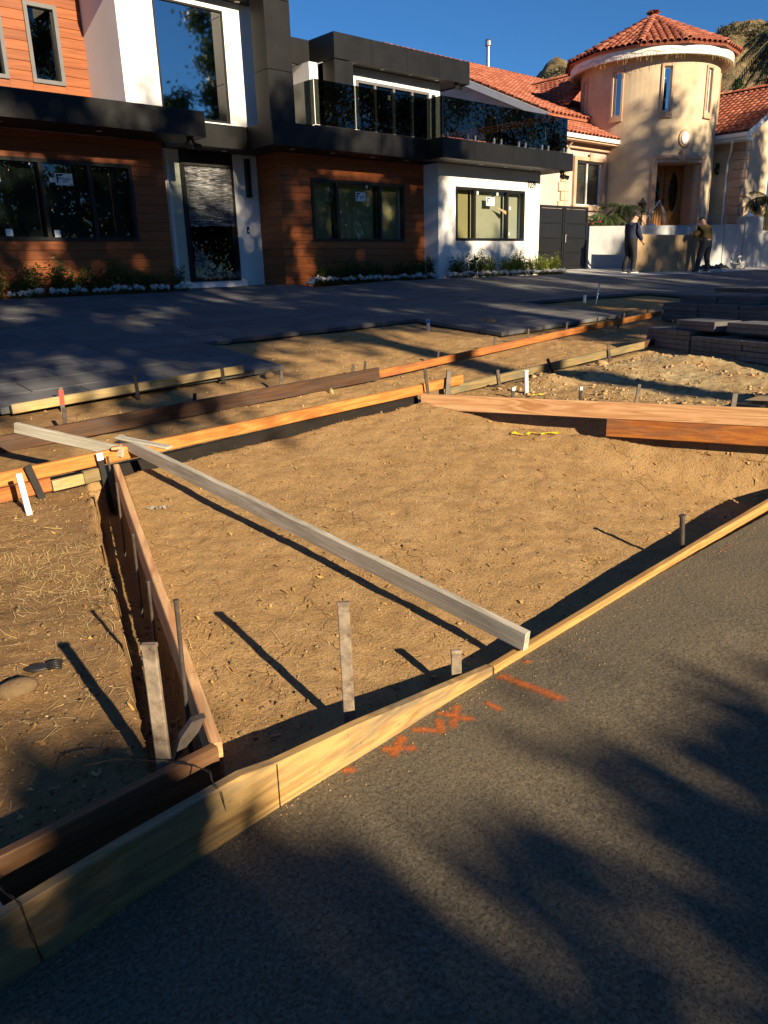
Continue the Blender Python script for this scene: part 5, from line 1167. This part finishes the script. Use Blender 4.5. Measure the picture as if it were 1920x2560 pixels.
for i in range(12): shrub(11.5+i*.33+random.uniform(-.08, .08), 14.52+random.uniform(-.05, .05), random.uniform(.7, 1.1), i % 4, nth(i+1)+' leafy green shrub from the sack, in the bed under the middle wood wall', 'shrubs under the middle window')
for i in range(14): shrub(15.5+i*.325+random.uniform(-.08, .08), 14.05+random.uniform(-.05, .05), random.uniform(.8, 1.15), 4+i % 3 if i > 4 else i % 4, nth(14-i)+' bright green shrub from the black gate, along the white block', 'shrubs along the white block')
# white bedding flowers
def flower_parts(seed):
    r = np.random.default_rng(seed); c = [(r.normal(0, .045), r.normal(0, .03), r.uniform(.08, .14)) for _ in range(9)]
    V, F = leafquads(c, 90, .012, .05, seed, .9); V2, F2 = leafquads([(r.normal(0, .07), r.normal(0, .05), r.uniform(.01, .08)) for _ in range(12)], 60, .02, .05, seed+1, .5)
    V2[:, 2] = np.maximum(V2[:, 2], .003); return npmesh('bloom', V, F, M['petal_white']), npmesh('foliage', V2, F2, M['leaf_shrub'])
FL = [flower_parts(60+k) for k in range(4)]
def flower(u, w_, sc, k, label, group):
    r = empty('flower_plant', (u, w_, float(S(u, w_))-.01), label, 'flower', group); r.rotation_euler = (0, 0, u*7); r.scale = (sc, sc, sc)
    for nm, me in (('bloom', FL[k][0]), ('foliage', FL[k][1])): o = D.objects.new(nm, me); COL.objects.link(o); o.parent = r
for i in range(26): flower(3.3+i*.19+random.uniform(-.05, .05), 14.56+random.uniform(-.04, .04), random.uniform(.85, 1.3), i % 4, nth(26-i)+' white flower from the front door, before the left window shrubs', 'white flowers by the front door')
for i in range(56):
    u = 11.0+i*.165+random.uniform(-.04, .04); wv = 14.30 if u < 15.0 else 13.86
    flower(u, wv+random.uniform(-.04, .04), random.uniform(.7, 1.05), i % 4, nth(i+1)+' white flower from the sack, in the long row before the right walls', 'white flowers along the right beds')
ptc = MB().lathe((10.95, 14.25, 1.36), [(.08, 0), (.11, .03), (.08, .07), (.02, .08)], 9).build('soil_bag', M['pink_stucco'], None, (10.95, 14.25, 1.36)); tag(ptc, 'small slumped pinkish sack at the start of the long flower row', 'sack')
# ------------------------------------------------------------------ palms
def frond(mb_pts, base, az, L, rise, drp, seed, nl=26, ll=.28):
    r = np.random.default_rng(seed); P = []; 
    for t in np.linspace(0, 1, 9): P.append(np.array(base)+np.array([math.cos(az)*L*t, math.sin(az)*L*t, rise*t-drp*t*t]))
    P = np.array(P); V = []; F = []
    for i in range(nl):
        t = .12+.88*i/nl; x = t*8; j = min(7, int(x)); f = x-j; p = P[j]*(1-f)+P[j+1]*f; d = P[j+1]-P[j]; d /= np.linalg.norm(d); s = np.cross(d, [0, 0, 1]); s /= np.linalg.norm(s)+1e-9
        for q in (-1, 1):
            e = p+(s*q*.75+d*.6-np.array([0, 0, .35+.3*r.random()]))*ll*(1-.5*t)*r.uniform(.8, 1.15); wv = d*.016*(ll/.28); b = len(V); V += [p-wv, p+wv, e]; F.append((b, b+1, b+2))
    return P, np.array(V), np.array(F)
def palm(name, base, hgt, tr, nf, L, label, seed, ll=.28, group=None, rise=.6, nl=26, az0=0, az1=6.28):
    root = empty(name, base, label, 'palm', group); r = np.random.default_rng(seed)
    tk = MB(); n = 9; tk.tube([(base[0]+.04*math.sin(i*.7), base[1], base[2]-.1+(hgt+.1)*i/n) for i in range(n+1)], [tr*(1.25-.25*min(1, i/2)+.06*(i % 2)) for i in range(n+1)], 9); tk.build('trunk', M['bark'], root)
    top = (base[0], base[1], base[2]+hgt); off = 0; VV = []; FF = []; rb = MB()
    for k in range(nf):
        az = az0+(az1-az0)*(k+r.random()*.6)/nf; lay = r.random(); P, V, F = frond(None, top, az, L*r.uniform(.75, 1.1), L*rise*(1-lay*1.0), L*(.45+lay*.75), seed*50+k, nl, ll); VV.append(V); FF.append(F+off); off += len(V); rb.tube([tuple(p) for p in P], [.012*L*(1-.8*i/8) for i in range(9)], 5)
    rb.build('frond_stems', M['leaf_palm'], root); me = npmesh('crown', np.concatenate(VV), np.concatenate(FF), M['leaf_palm_dark' if ll > .31 else 'leaf_palm'], base); put('crown', me, parent=root)
palm('palm_plant', (28.0, 16.75, 2.72), .9, .07, 22, 1.0, 'feathery dwarf palm behind the garden wall under the blind window', 5, .34)
palm('palm_plant', (27.1, 16.9, 2.72), .55, .06, 18, .85, 'bushy low palm between the gate and the taller dwarf palm', 6, .3)
palm('palm_plant', (36.7, 14.9, 2.6), 1.5, .09, 26, 1.5, 'dark drooping palm behind the stepped pier at the right', 7, .45)
palm('palm_tree', (45.4, 17.2, 2.2), 10.6, .22, 44, 4.0, 'tall palm tree with drooping fronds beside the right wing', 8, 1.0, None, .3, 34)
# tall palm whose fronds hang into the top of the view
palm('palm_tree', (17.6, 7.6, .8), 8.7, .18, 4, 2.6, 'palm frond tips hanging above the tiled tower', 9, .8, None, .05, 30, .0, 6.28) if False else None
# red flowering bush
def bush(name, base, rad, n, size, mats, seed, label, cat='bush', stems=8):
    root = empty(name, base, label, cat); r = np.random.default_rng(seed); st = MB(); tips = []
    for k in range(stems):
        v = r.standard_normal(3); v[2] = abs(v[2])+.3; v /= np.linalg.norm(v); e = np.array(base)+v*np.array(rad)*r.uniform(.6, 1); st.tube([base, tuple((np.array(base)+e)/2+[0, 0, .03]), tuple(e)], [.02, .012, .006], 5)
        for t in np.linspace(.4, 1, 5): tips.append(np.array(base)*(1-t)+e*t)
    st.build('stem', M['bark'], root); V, F = leafquads(tips, n, np.array(rad)*.14, size, seed, .5); V[:, 2] = np.maximum(V[:, 2], base[2]+.01); put('foliage', npmesh('foliage', V, F, M[mats[0]], base), parent=root)
    if len(mats) > 1: V, F = leafquads(tips[-16:], 60, .03, size*.9, seed+5, .8); V[:, 2] += .02; put('bloom', npmesh('bloom', V, F, M[mats[1]], base), parent=root)
bush('flowering_bush', (26.0, 16.6, 2.3), (.6, .4, 1.3), 1300, .10, ('leaf_palm', 'petal_red'), 71, 'dark bush with red blossoms beside the black gate')
bush('flowering_bush', (27.6, 16.5, 2.3), (.9, .4, 1.0), 1500, .10, ('leaf_palm', 'petal_red'), 72, 'dark climbing bush between the dwarf palms')
bush('garden_bush', (37.6, 14.6, 2.4), (1.1, .5, .9), 1500, .12, ('leaf_shrub',), 73, 'low green bush behind the end of the garden wall')
# conifer on the slope
cf = empty('conifer_tree', (99.5, 45.5, 12.0), 'small bright green conifer on the slope above the right wing roof', 'tree'); cpt = []
for k in range(16):
    z = k/16
    for a in np.linspace(0, 6.28, 9, endpoint=False):
        for t in (.4, .7, 1.0): cpt.append((99.5+math.cos(a+k)*3.0*(1-z)*t, 45.5+math.sin(a+k)*3.0*(1-z)*t, 13.0+z*9.3-.4*t))
MB().tube([(99.5, 45.5, 9), (99.5, 45.5, 22)], [.25, .04], 8).build('trunk', M['bark'], cf); V, F = leafquads(cpt, 3600, .22, .55, 81, .35); put('crown', npmesh('crown', V, F, M['leaf_conifer'], (99.5, 45.5, 12.0)), parent=cf)
# ------------------------------------------------------------------ trees across the street (they shade the lot and show in the glass)
def crown_pts(c, rad, ncl, seed, squash=1.0):
    "clump centres spread evenly through a rounded block"
    r = np.random.default_rng(seed); v = r.uniform(-1, 1, (ncl*12, 3)); v = v[(np.abs(v)**4).sum(1) < 1]
    keep = [v[0]]
    for q in v[1:]:
        if len(keep) >= ncl: break
        if min(np.hypot((q[0]-k[0])*rad[0], (q[2]-k[2])*rad[2]) for k in keep) > .18: keep.append(q)
    i = 0
    while len(keep) < ncl: keep.append(v[-1-i]); i += 1
    return np.array(c)+np.array(keep)*np.array(rad)
def street_tree(name, u, w_, z0, h0, rad, ncl, nleaf, lsize, spread, label, seed, group='trees across the street', z=0.0, limbs=7, tr=.2, ut=None):
    ut = u if ut is None else ut
    root = empty(name, (ut, w_, z), label, 'tree', group); cz = z+h0+rad[2]; C = crown_pts((u, w_, cz), rad, ncl, seed); r = np.random.default_rng(seed+1)
    t = MB(); t.tube([(ut, w_, z-.2), (ut+.03, w_, z+h0*.5), (ut, w_+.05, z+h0), (u, w_, cz)], [tr*1.3, tr, tr*.8, tr*.35], 10)
    for k in range(limbs): e = C[r.integers(0, len(C))]; b = Vector((ut, w_, z+h0*r.uniform(.98, 1.1))); t.tube([b, (b+Vector(e))/2+Vector((0, 0, .4)), Vector(e)], [tr*.35, tr*.2, tr*.06], 7)
    t.build('trunk', M['bark'], root); V, F = leafquads(C, nleaf, spread, lsize, seed+2, .6); put('crown', npmesh('crown', V, F, M['leaf_tree'], (ut, w_, z)), parent=root)
TREES = [  # crown u, w, clear stem, crown radii, clumps, leaves, leaf size, clump spread, trunk u
 (-6.5, -14.5, 8.3, (3.2, 1.8, 3.7), 50, 11500, .27, .34, -6.5), (-2.2, -13.0, 8.3, (2.4, 1.6, 3.65), 33, 8200, .27, .34, -2.6), (1.5, -13.5, 8.6, (2.2, 1.6, 3.6), 31, 7800, .27, .34, -1.3), (5.0, -13.0, 8.8, (2.2, 1.6, 3.45), 31, 7800, .27, .34, 5.6),
 (8.6, -13.6, 8.8, (2.2, 1.6, 3.45), 31, 7800, .27, .34, 9.2), (11.9, -13.0, 8.4, (1.7, 1.6, 3.1), 32, 7200, .27, .34, 12.6), (15.6, -13.4, 8.0, (2.4, 1.6, 2.1), 24, 5300, .27, .34, 16.2), (19.8, -13.4, 7.6, (2.4, 1.6, 2.1), 24, 5300, .27, .34, 20.2), (24.3, -13.4, 7.2, (2.0, 1.6, 2.1), 25, 5600, .27, .34, 24.3),
 (28.5, -13.5, 8.0, (1.8, 1.6, 5.7), 50, 11000, .27, .36, 28.6), (32.2, -13.2, 8.5, (2.2, 1.8, 5.0), 52, 11500, .27, .36, 32.6), (37.5, -14.0, 6.0, (3.2, 2.2, 4.6), 36, 7000, .28, .45, 37.5), (43, -14.0, 5.0, (3.4, 2.2, 4.6), 36, 6500, .28, .5, 43), (49, -14.0, 5.0, (3.6, 2.2, 4.8), 36, 6500, .28, .5, 49), (55.5, -14.0, 5.0, (3.6, 2.2, 4.8), 36, 6500, .28, .5, 55.5), (-12, -15, 6.0, (3.4, 2.4, 5.0), 50, 7000, .28, .5, -12),
 (22.9, -25.0, 9.0, (2.7, 1.6, 4.9), 34, 8000, .27, .36, 22.9),  # unseen tree added to shade the garden wall and the wallboard sheet
 (-1.0, -14.2, 12.2, (2.6, 1.4, 1.45), 10, 2500, .27, .34, -2.6), (3.2, -14.2, 12.2, (2.4, 1.4, 1.45), 9, 2300, .27, .34, 5.6), (7.2, -14.2, 12.2, (2.2, 1.4, 1.45), 9, 2300, .27, .34, 5.6), (10.4, -14.2, 12.2, (1.4, 1.4, 1.2), 7, 1700, .27, .34, 9.2),  # extra unseen crowns added to deepen shade on the lower house front
 (10.6, -13.2, 6.7, (2.0, 1.2, .8), 13, 2800, .27, .34, 9.6)]
for i, (u, w_, h0, rad, ncl, nl, ls, sp, ut) in enumerate(TREES): street_tree('street_tree', u, w_, 0, h0, rad, ncl, nl, ls, sp, 'leafy tree with a tall bare trunk across the street, seen only as shade and reflection', 100+i, ut=ut)
# a belt of lower bushy trees further back on the other side
for i in range(15):
    u = -16+i*6.2; street_tree('yard_tree', u, -31-(i % 3)*1.5, 0, 1.2, (3.9, 2.6, 4.3+.5*(i % 2)), 70, 5200, .5, .62, 'bushy yard tree farther back across the street, seen only in reflections', 200+i, group='yard trees across the street')
# tall hedge across the street
hg = empty('hedge', (-5, -12, 0), 'tall dense hedge across the street, seen only as shade and reflection', 'hedge')
def hedge_pts(u0, u1, h, n): return np.stack([RNG.uniform(u0, u1, n), RNG.uniform(-12.5, -11.6, n), RNG.uniform(.2, h, n)], -1)
hp = np.concatenate([hedge_pts(-14, -.16, 5.6, 3600), hedge_pts(-.3, 1.9, 4.93, 520), hedge_pts(1.9, 14, 4.5, 1900), hedge_pts(14, 45, 3.6, 900)])
V, F = leafquads(hp, 70000, .12, .25, 140, .7); put('foliage', npmesh('foliage', V, F, M['leaf_tree'], (-5, -12, 0)), parent=hg)
for u in np.arange(-13, 44, 2.2): MB().tube([(u, -12.1, -.1), (u+.1, -12.1, 2.5)], [.06, .03], 6).build('stem', M['bark'], hg)
# ------------------------------------------------------------------ two people moving a sheet
def skin_body(name, J, E, root_i, mats, mapping, loc, yaw, label, extra=None):
    me = D.meshes.new(name+'_sk'); me.from_pydata([j[0] for j in J], [e[:2] for e in E], [])
    o = D.objects.new('tmp_skin', me); COL.objects.link(o)
    md = o.modifiers.new('s', 'SKIN'); md.use_smooth_shade = True; sb = o.modifiers.new('d', 'SUBSURF'); sb.levels = 2; sb.render_levels = 2
    for v, j in zip(me.skin_vertices[0].data, J):
        rd = j[1] if isinstance(j[1], tuple) else (j[1], j[1]); k = 1.34 if min(rd) > .045 else 1.0; v.radius = (rd[0]*k, rd[1]*k)
    me.skin_vertices[0].data[root_i].use_root = True
    bpy.context.view_layer.update(); ev = o.evaluated_get(bpy.context.evaluated_depsgraph_get()); bm_ = D.meshes.new_from_object(ev); D.objects.remove(o)
    bm_.materials.clear()
    for m in mats: bm_.materials.append(m)
    A = np.array([J[e[0]][0] for e in E], float); B = np.array([J[e[1]][0] for e in E], float); ids = [e[2] for e in E]
    for p in bm_.polygons:
        c = np.array(p.center); ab = B-A; t = np.clip(((c-A)*ab).sum(1)/np.maximum((ab*ab).sum(1), 1e-9), 0, 1); d = np.linalg.norm(A+ab*t[:, None]-c, axis=1); p.material_index = ids[int(d.argmin())]; p.use_smooth = True
    b = D.objects.new('person', bm_); COL.objects.link(b); b.location = loc; b.rotation_euler = (0, 0, yaw); b.scale = (1.05,)*3; ORG[b.name] = Vector((0, 0, 0)); b.name = 'person'; tag(b, label, 'person'); return b
M['navy'] = plain('navy', (.013, .019, .045), .9, .2, 12, .4, .01); M['trousers'] = plain('trousers', (.016, .016, .018), .9, .25, 12, .4, .01); M['olive'] = plain('olive', (.155, .105, .028), .95, .2, 14, .5, .01); M['slate'] = plain('slate', (.045, .048, .058), .9, .25, 12, .4, .01)
M['skin'] = plain('skin', (.50, .27, .18), .5, .1, 15, .1); M['hair'] = plain('hair', (.012, .009, .008), .7, .2, 30, .5); M['shoe'] = plain('shoe', (.06, .065, .075), .6, .3, 15, .2); M['sole'] = plain('sole', (.70, .70, .68), .6, .1, 15, .1); M['shirt_pink'] = plain('shirt_pink', (.58, .36, .32), .9, .1, 10, .2)
# local axes: +x is where the person faces, y to the left, z up; material ids: 0 top, 1 trousers, 2 skin, 3 hair, 4 shoe, 5 hem
def hand_chain(J, E, wi, d, s, curl):
    "palm and five fingers from wrist index wi; d = direction, s = sideways"
    d = Vector(d).normalized(); s = Vector(s).normalized(); w0 = Vector(J[wi][0]); n = d.cross(s)
    J.append((tuple(w0+d*.05), (.020, .034))); p = len(J)-1; E.append((wi, p, 2)); J.append((tuple(w0+d*.09), (.016, .036))); k = len(J)-1; E.append((p, k, 2))
    for i, (o, L) in enumerate(((-.030, .062), (-.010, .074), (.011, .070), (.030, .055))):
        a = w0+d*.10+s*o; b = a+(d*.8+n*curl).normalized()*L*.55; c = b+(d*.2+n*curl*1.6).normalized()*L*.5
        for q, rd in ((a, .0095), (b, .0085), (c, .007)): J.append((tuple(q), rd))
        m = len(J); E.append((k, m-3, 2)); E.append((m-3, m-2, 2)); E.append((m-2, m-1, 2))
    a = w0+d*.045-s*.036; b = a+(d*.6-s*.5+n*curl*.6).normalized()*.04; J.append((tuple(a), .011)); J.append((tuple(b), .009)); m = len(J); E.append((p, m-2, 2)); E.append((m-2, m-1, 2))
def head(J, E, ni, c, f, up, r=.088):
    "neck index -> head with jaw, nose, ears"
    c = Vector(c); f = Vector(f).normalized(); up = Vector(up).normalized(); s = up.cross(f)
    def a(p, rd, pr, m): J.append((tuple(p), rd)); E.append((pr, len(J)-1, m)); return len(J)-1
    b0 = a(c-up*.055+f*.005, (.066, .074), ni, 2); b1 = a(c+up*.01, (.078, .092), b0, 2); b2 = a(c+up*.065-f*.005, (.074, .088), b1, 3); a(c+up*.10-f*.01, (.05, .06), b2, 3)
    a(c-up*.055+f*.075, (.034, .036), b0, 2); nz = a(c+f*.098-up*.005, .014, b1, 2); a(c+f*.112-up*.02, .010, nz, 2)
    for q in (-1, 1): a(c+s*q*.085-up*.005, (.012, .022), b1, 2)
    return c, f, up
def cap_hair(person, c, f, up, mat, keep):
    V = []; 
    b = bmesh.new(); bmesh.ops.create_icosphere(b, subdivisions=3, radius=1)
    s = up.cross(f)
    dele = [v for v in b.verts if (v.co.z < -.1 and v.co.x > -.55) or (v.co.x > .55 and v.co.z < .42) or v.co.z < -.62]
    bmesh.ops.delete(b, geom=dele, context='VERTS')
    for v in b.verts: q = v.co; p = c+up*.022+f*(q.x*.108)+s*(q.y*.092)+up*(q.z*.112); v.co = p
    me = D.meshes.new('hair'); b.to_mesh(me); b.free(); me.materials.append(M[mat]); me.polygons.foreach_set('use_smooth', [True]*len(me.polygons)); o = D.objects.new('hair', me); COL.objects.link(o); o.parent = person
def feet(J, E, ai, x, y, toe=.0):
    "ankle index -> heel and toe"
    f = Vector((math.cos(toe), math.sin(toe), 0)); p = Vector((x, y, 0))
    for q, rd in ((p-f*.06+Vector((0, 0, .045)), .040), (p+f*.10+Vector((0, 0, .042)), (.040, .044)), (p+f*.19+Vector((0, 0, .034)), (.030, .038))):
        J.append((tuple(q), rd))
    m = len(J); E += [(ai, m-3, 4), (ai, m-2, 4), (m-2, m-1, 4)]
# first man: navy hooded top, facing the sheet, arms down to its edge
J = [((0, 0, .98), (.135, .165)), ((.02, 0, 1.16), (.125, .16)), ((.03, 0, 1.34), (.13, .185)), ((.045, 0, 1.46), (.09, .12)), ((.075, 0, 1.53), .055)]
E = [(0, 1, 0), (1, 2, 0), (2, 3, 0), (3, 4, 2)]
hc = head(J, E, 4, (.135, 0, 1.635), (.93, 0, -.36), (.36, 0, .93))
for q, kx, fx, ty in ((1, .03, -.10, .0), (-1, .08, .07, -.1)):
    b = len(J); J += [((-.01, .095*q, .90), .105), ((.03+kx*.5, .10*q, .52), (.075, .075)), ((fx, .10*q, .30), .065), ((fx-.03, .10*q, .09), .05)]; E += [(0, b, 1), (b, b+1, 1), (b+1, b+2, 1), (b+2, b+3, 1)]; feet(J, E, b+3, fx-.02, .10*q, ty)
for q in (1, -1):
    b = len(J); J += [((.03, .19*q, 1.41), .075), ((.07, .235*q, 1.16), (.060, .060)), ((.24, .20*q, 1.00), (.052, .052)), ((.32, .17*q, .95), .032)]; E += [(2, b, 0), (b, b+1, 0), (b+1, b+2, 0), (b+2, b+3, 2)]; hand_chain(J, E, b+3, (.8, -.1*q, -.5), (0, q, .2), .7)
M1 = skin_body('person', J, E, 0, [M['navy'], M['trousers'], M['skin'], M['hair'], M['shoe']], None, (24.18, 14.12, float(S(24.18, 14.12))+.004), R(-10), 'person in a navy hooded top and black trousers gripping the end of the brown sheet')
cap_hair(M1, *hc, 'hair', None)
pr = MB()
for k in range(9): pr.bbox(-.135-.004*(k % 2), -.128, -.10+.02*k, -.088+.02*k, 1.16+.012*(k % 3), 1.33-.016*((k*2) % 3), .001)
o = D.objects.new('back_print', pr.mesh('back_print', M['card_white'])); COL.objects.link(o); o.parent = M1
hd_ = MB(); hd_.tube([(-.05, -.10, 1.47), (-.10, -.05, 1.45), (-.115, 0, 1.44), (-.10, .05, 1.45), (-.05, .10, 1.47)], [.04, .055, .06, .055, .04], 8); o = D.objects.new('hood', hd_.mesh('hood', M['navy'], smooth=True)); COL.objects.link(o); o.parent = M1
so_ = MB()
for fx, q in ((-.10, 1), (.07, -1)): so_.bbox(fx-.14, fx+.20, .10*q-.045, .10*q+.045, 0, .028, .008)
o = D.objects.new('shoe_soles', so_.mesh('shoe_soles', M['sole'])); COL.objects.link(o); o.parent = M1
# second man: olive top, seen from behind, legs apart, holding the top edge
J = [((0, 0, .97), (.13, .17)), ((.04, 0, 1.13), (.125, .17)), ((.10, 0, 1.33), (.135, .20)), ((.14, -.01, 1.46), (.09, .13)), ((.175, -.015, 1.53), .056)]
E = [(0, 1, 0), (1, 2, 0), (2, 3, 0), (3, 4, 2)]
hc = head(J, E, 4, (.235, -.02, 1.63), (.86, .10, -.5), (.5, 0, .86))
for q, fx, fy, ty in ((1, .02, .27, .35), (-1, .0, -.17, -.1)):
    b = len(J); J += [((-.02, .10*q, .89), .108), ((.03, .10*q+(fy-.10*q)*.5, .50), (.078, .078)), ((fx, fy*.92, .28), .066), ((fx-.02, fy, .09), .05)]; E += [(0, b, 1), (b, b+1, 1), (b+1, b+2, 1), (b+2, b+3, 1)]; feet(J, E, b+3, fx, fy, ty)
for q in (1, -1):
    el = (.07, .40, 1.17) if q == 1 else (.16, -.27, 1.18); wr = (.30, .30, 1.27) if q == 1 else (.36, -.13, 1.24)
    b = len(J); J += [((.10, .20*q, 1.41), .078), (el, (.062, .062)), (tuple((Vector(el)+Vector(wr)*2)/3), (.050, .050)), (wr, .033)]; E += [(2, b, 0), (b, b+1, 0), (b+1, b+2, 0), (b+2, b+3, 2)]; hand_chain(J, E, b+3, (.85, -.2*q, .1), (0, q, .2), -.7)
M2 = skin_body('person', J, E, 0, [M['olive'], M['slate'], M['skin'], M['hair'], M['shoe'], M['shirt_pink']], None, (27.72, 13.28, float(S(27.72, 13.28))+.004), R(72), 'person in olive top and slate trousers, back turned, holding the top of the sheet')
cap_hair(M2, *hc, 'hair', None)
hm = MB().lathe((0, 0, 1.0), [(.155, 0), (.17, .02), (.165, .05), (.15, .06)], 16); hm.v = [(x*.95-.01, y*1.25, z) for x, y, z in hm.v]; o = D.objects.new('shirt_hem', hm.mesh('shirt_hem', M['shirt_pink'], smooth=True)); COL.objects.link(o); o.parent = M2
so_ = MB()
for fx, fy in ((.02, .27), (.0, -.17)): so_.bbox(fx-.12, fx+.20, fy-.045, fy+.045, 0, .03, .008)
o = D.objects.new('shoe_soles', so_.mesh('shoe_soles', M['sole'])); COL.objects.link(o); o.parent = M2
# the sheet
a, b = Vector((24.62, 14.30, 0)), Vector((28.22, 13.66, 0)); x = (b-a).normalized(); L = 3.66; z0 = 1.335
sb = MB(); n = 12
for i in range(n):
    t0, t1 = i/n, (i+1)/n; P = lambda t, h, k: (a+x*L*t+Vector((-x.y, x.x, 0))*(k+.10*h+.02*math.sin(t*3)))+Vector((0, 0, z0-.05*t+h))
    sb.add([P(t0, 0, 0), P(t1, 0, 0), P(t1, 1.22, 0), P(t0, 1.22, 0), P(t0, 0, .013), P(t1, 0, .013), P(t1, 1.22, .013), P(t0, 1.22, .013)], [(0,1,2,3),(7,6,5,4),(3,2,6,7),(1,0,4,5)]+([(0,3,7,4)] if i == 0 else [])+([(1,5,6,2)] if i == n-1 else []))
tag(sb.build('drywall_sheet', M['drywall'], None, (24.62, 14.3, z0)), 'long brown sheet of wallboard stood on edge between the two people', 'sheet')
# ------------------------------------------------------------------ entry details of the tower house
sr = empty('stair_railing', (30.2, 16.6, 2.72), 'sloping metal stair railing in front of the carved double door', 'railing')
MB().tube([(29.4, 16.6, 3.25), (30.4, 16.6, 3.95), (30.9, 16.6, 3.55)], .03, 8).build('top_rail', M['steel'], sr)
for k in range(6): u = 29.45+k*.19; MB().tube([(u, 16.6, 2.6), (u, 16.6, 3.28+(u-29.45)*.7)], .014, 6).build('baluster', M['black_frame'], sr)
MB().add([(30.45, 16.58, 3.9), (30.95, 16.58, 3.5), (30.95, 16.58, 2.75), (30.75, 16.58, 2.75)], [(0,1,2,3)]).build('plastic_wrap', M['film'], sr)
MB().bbox(29.0, 29.4, 16.55, 16.9, 2.4, 3.4, .02).build('post', M['trim_stucco'], sr)
def lantern(u, w_, z, h, label):
    r = empty('post_lantern', (u, w_, z), label, 'lantern'); MB().tube([(u, w_, z), (u, w_, z+h)], .03, 8).build('post', M['black_frame'], r); MB().lathe((u, w_, z+h), [(.06, 0), (.10, .06), (.15, .32), (.13, .34)], 6).build('lamp_glass', M['glass_tint'], r); MB().lathe((u, w_, z+h+.34), [(.18, 0), (.07, .12), (.02, .2)], 6).build('lamp_cap', M['black_frame'], r)
lantern(28.75, 16.4, 2.7, .75, 'black post lantern behind the person in navy'); lantern(35.4, 14.9, 2.6, .9, 'black post lantern beside the stepped pier')
bb = MB().tube([(29.6, 16.45, 2.72), (29.62, 16.45, 2.86), (29.7, 16.45, 2.98), (29.72, 16.45, 3.02)], [.22, .25, .18, .06], 12).build('duffel_bag', M['paint_blue'], None, (29.65, 16.45, 2.72), True); tag(bb, 'blue bag with white print on the terrace behind the sheet', 'bag')
for k in range(4): 
    o = D.objects.new('white_print', MB().box(-.16+k*.08, -.10+k*.08, -.262, -.25, .08+.015*(k % 2), .20).mesh('white_print', M['card_white'])); COL.objects.link(o); o.parent = bb
jk = empty('scrap_heap', (31.0, 14.2, 1.28), 'dark heap of scrap and plastic bags at the foot of the grey wall', 'heap')
for k in range(7): MB().tube([(29.2+k*.35, 14.35+.1*math.sin(k), 1.30), (29.5+k*.36, 14.3, 1.36+.04*(k % 3)), (29.8+k*.35, 14.25, 1.30)], [.06, .10, .05], 7).build('scrap', M['stake_black'], jk)
V, F = leafquads([(32.0+.15*math.cos(i), 13.9+.1*math.sin(i), 1.36+.09*(i % 3)) for i in range(9)], 70, .09, .17, 301, .9); put('plastic_bags', npmesh('plastic_bags', V, F, M['wall_grey'], (31.0, 14.2, 1.28)), parent=jk)
tag(MB().bbox(28.35, 29.3, 13.3, 13.5, 1.25, 1.31, .01).build('concrete_block', M['concrete'], None, (28.8, 13.4, 1.25)), 'pale block on the paving beside the feet of the person in olive', 'block')
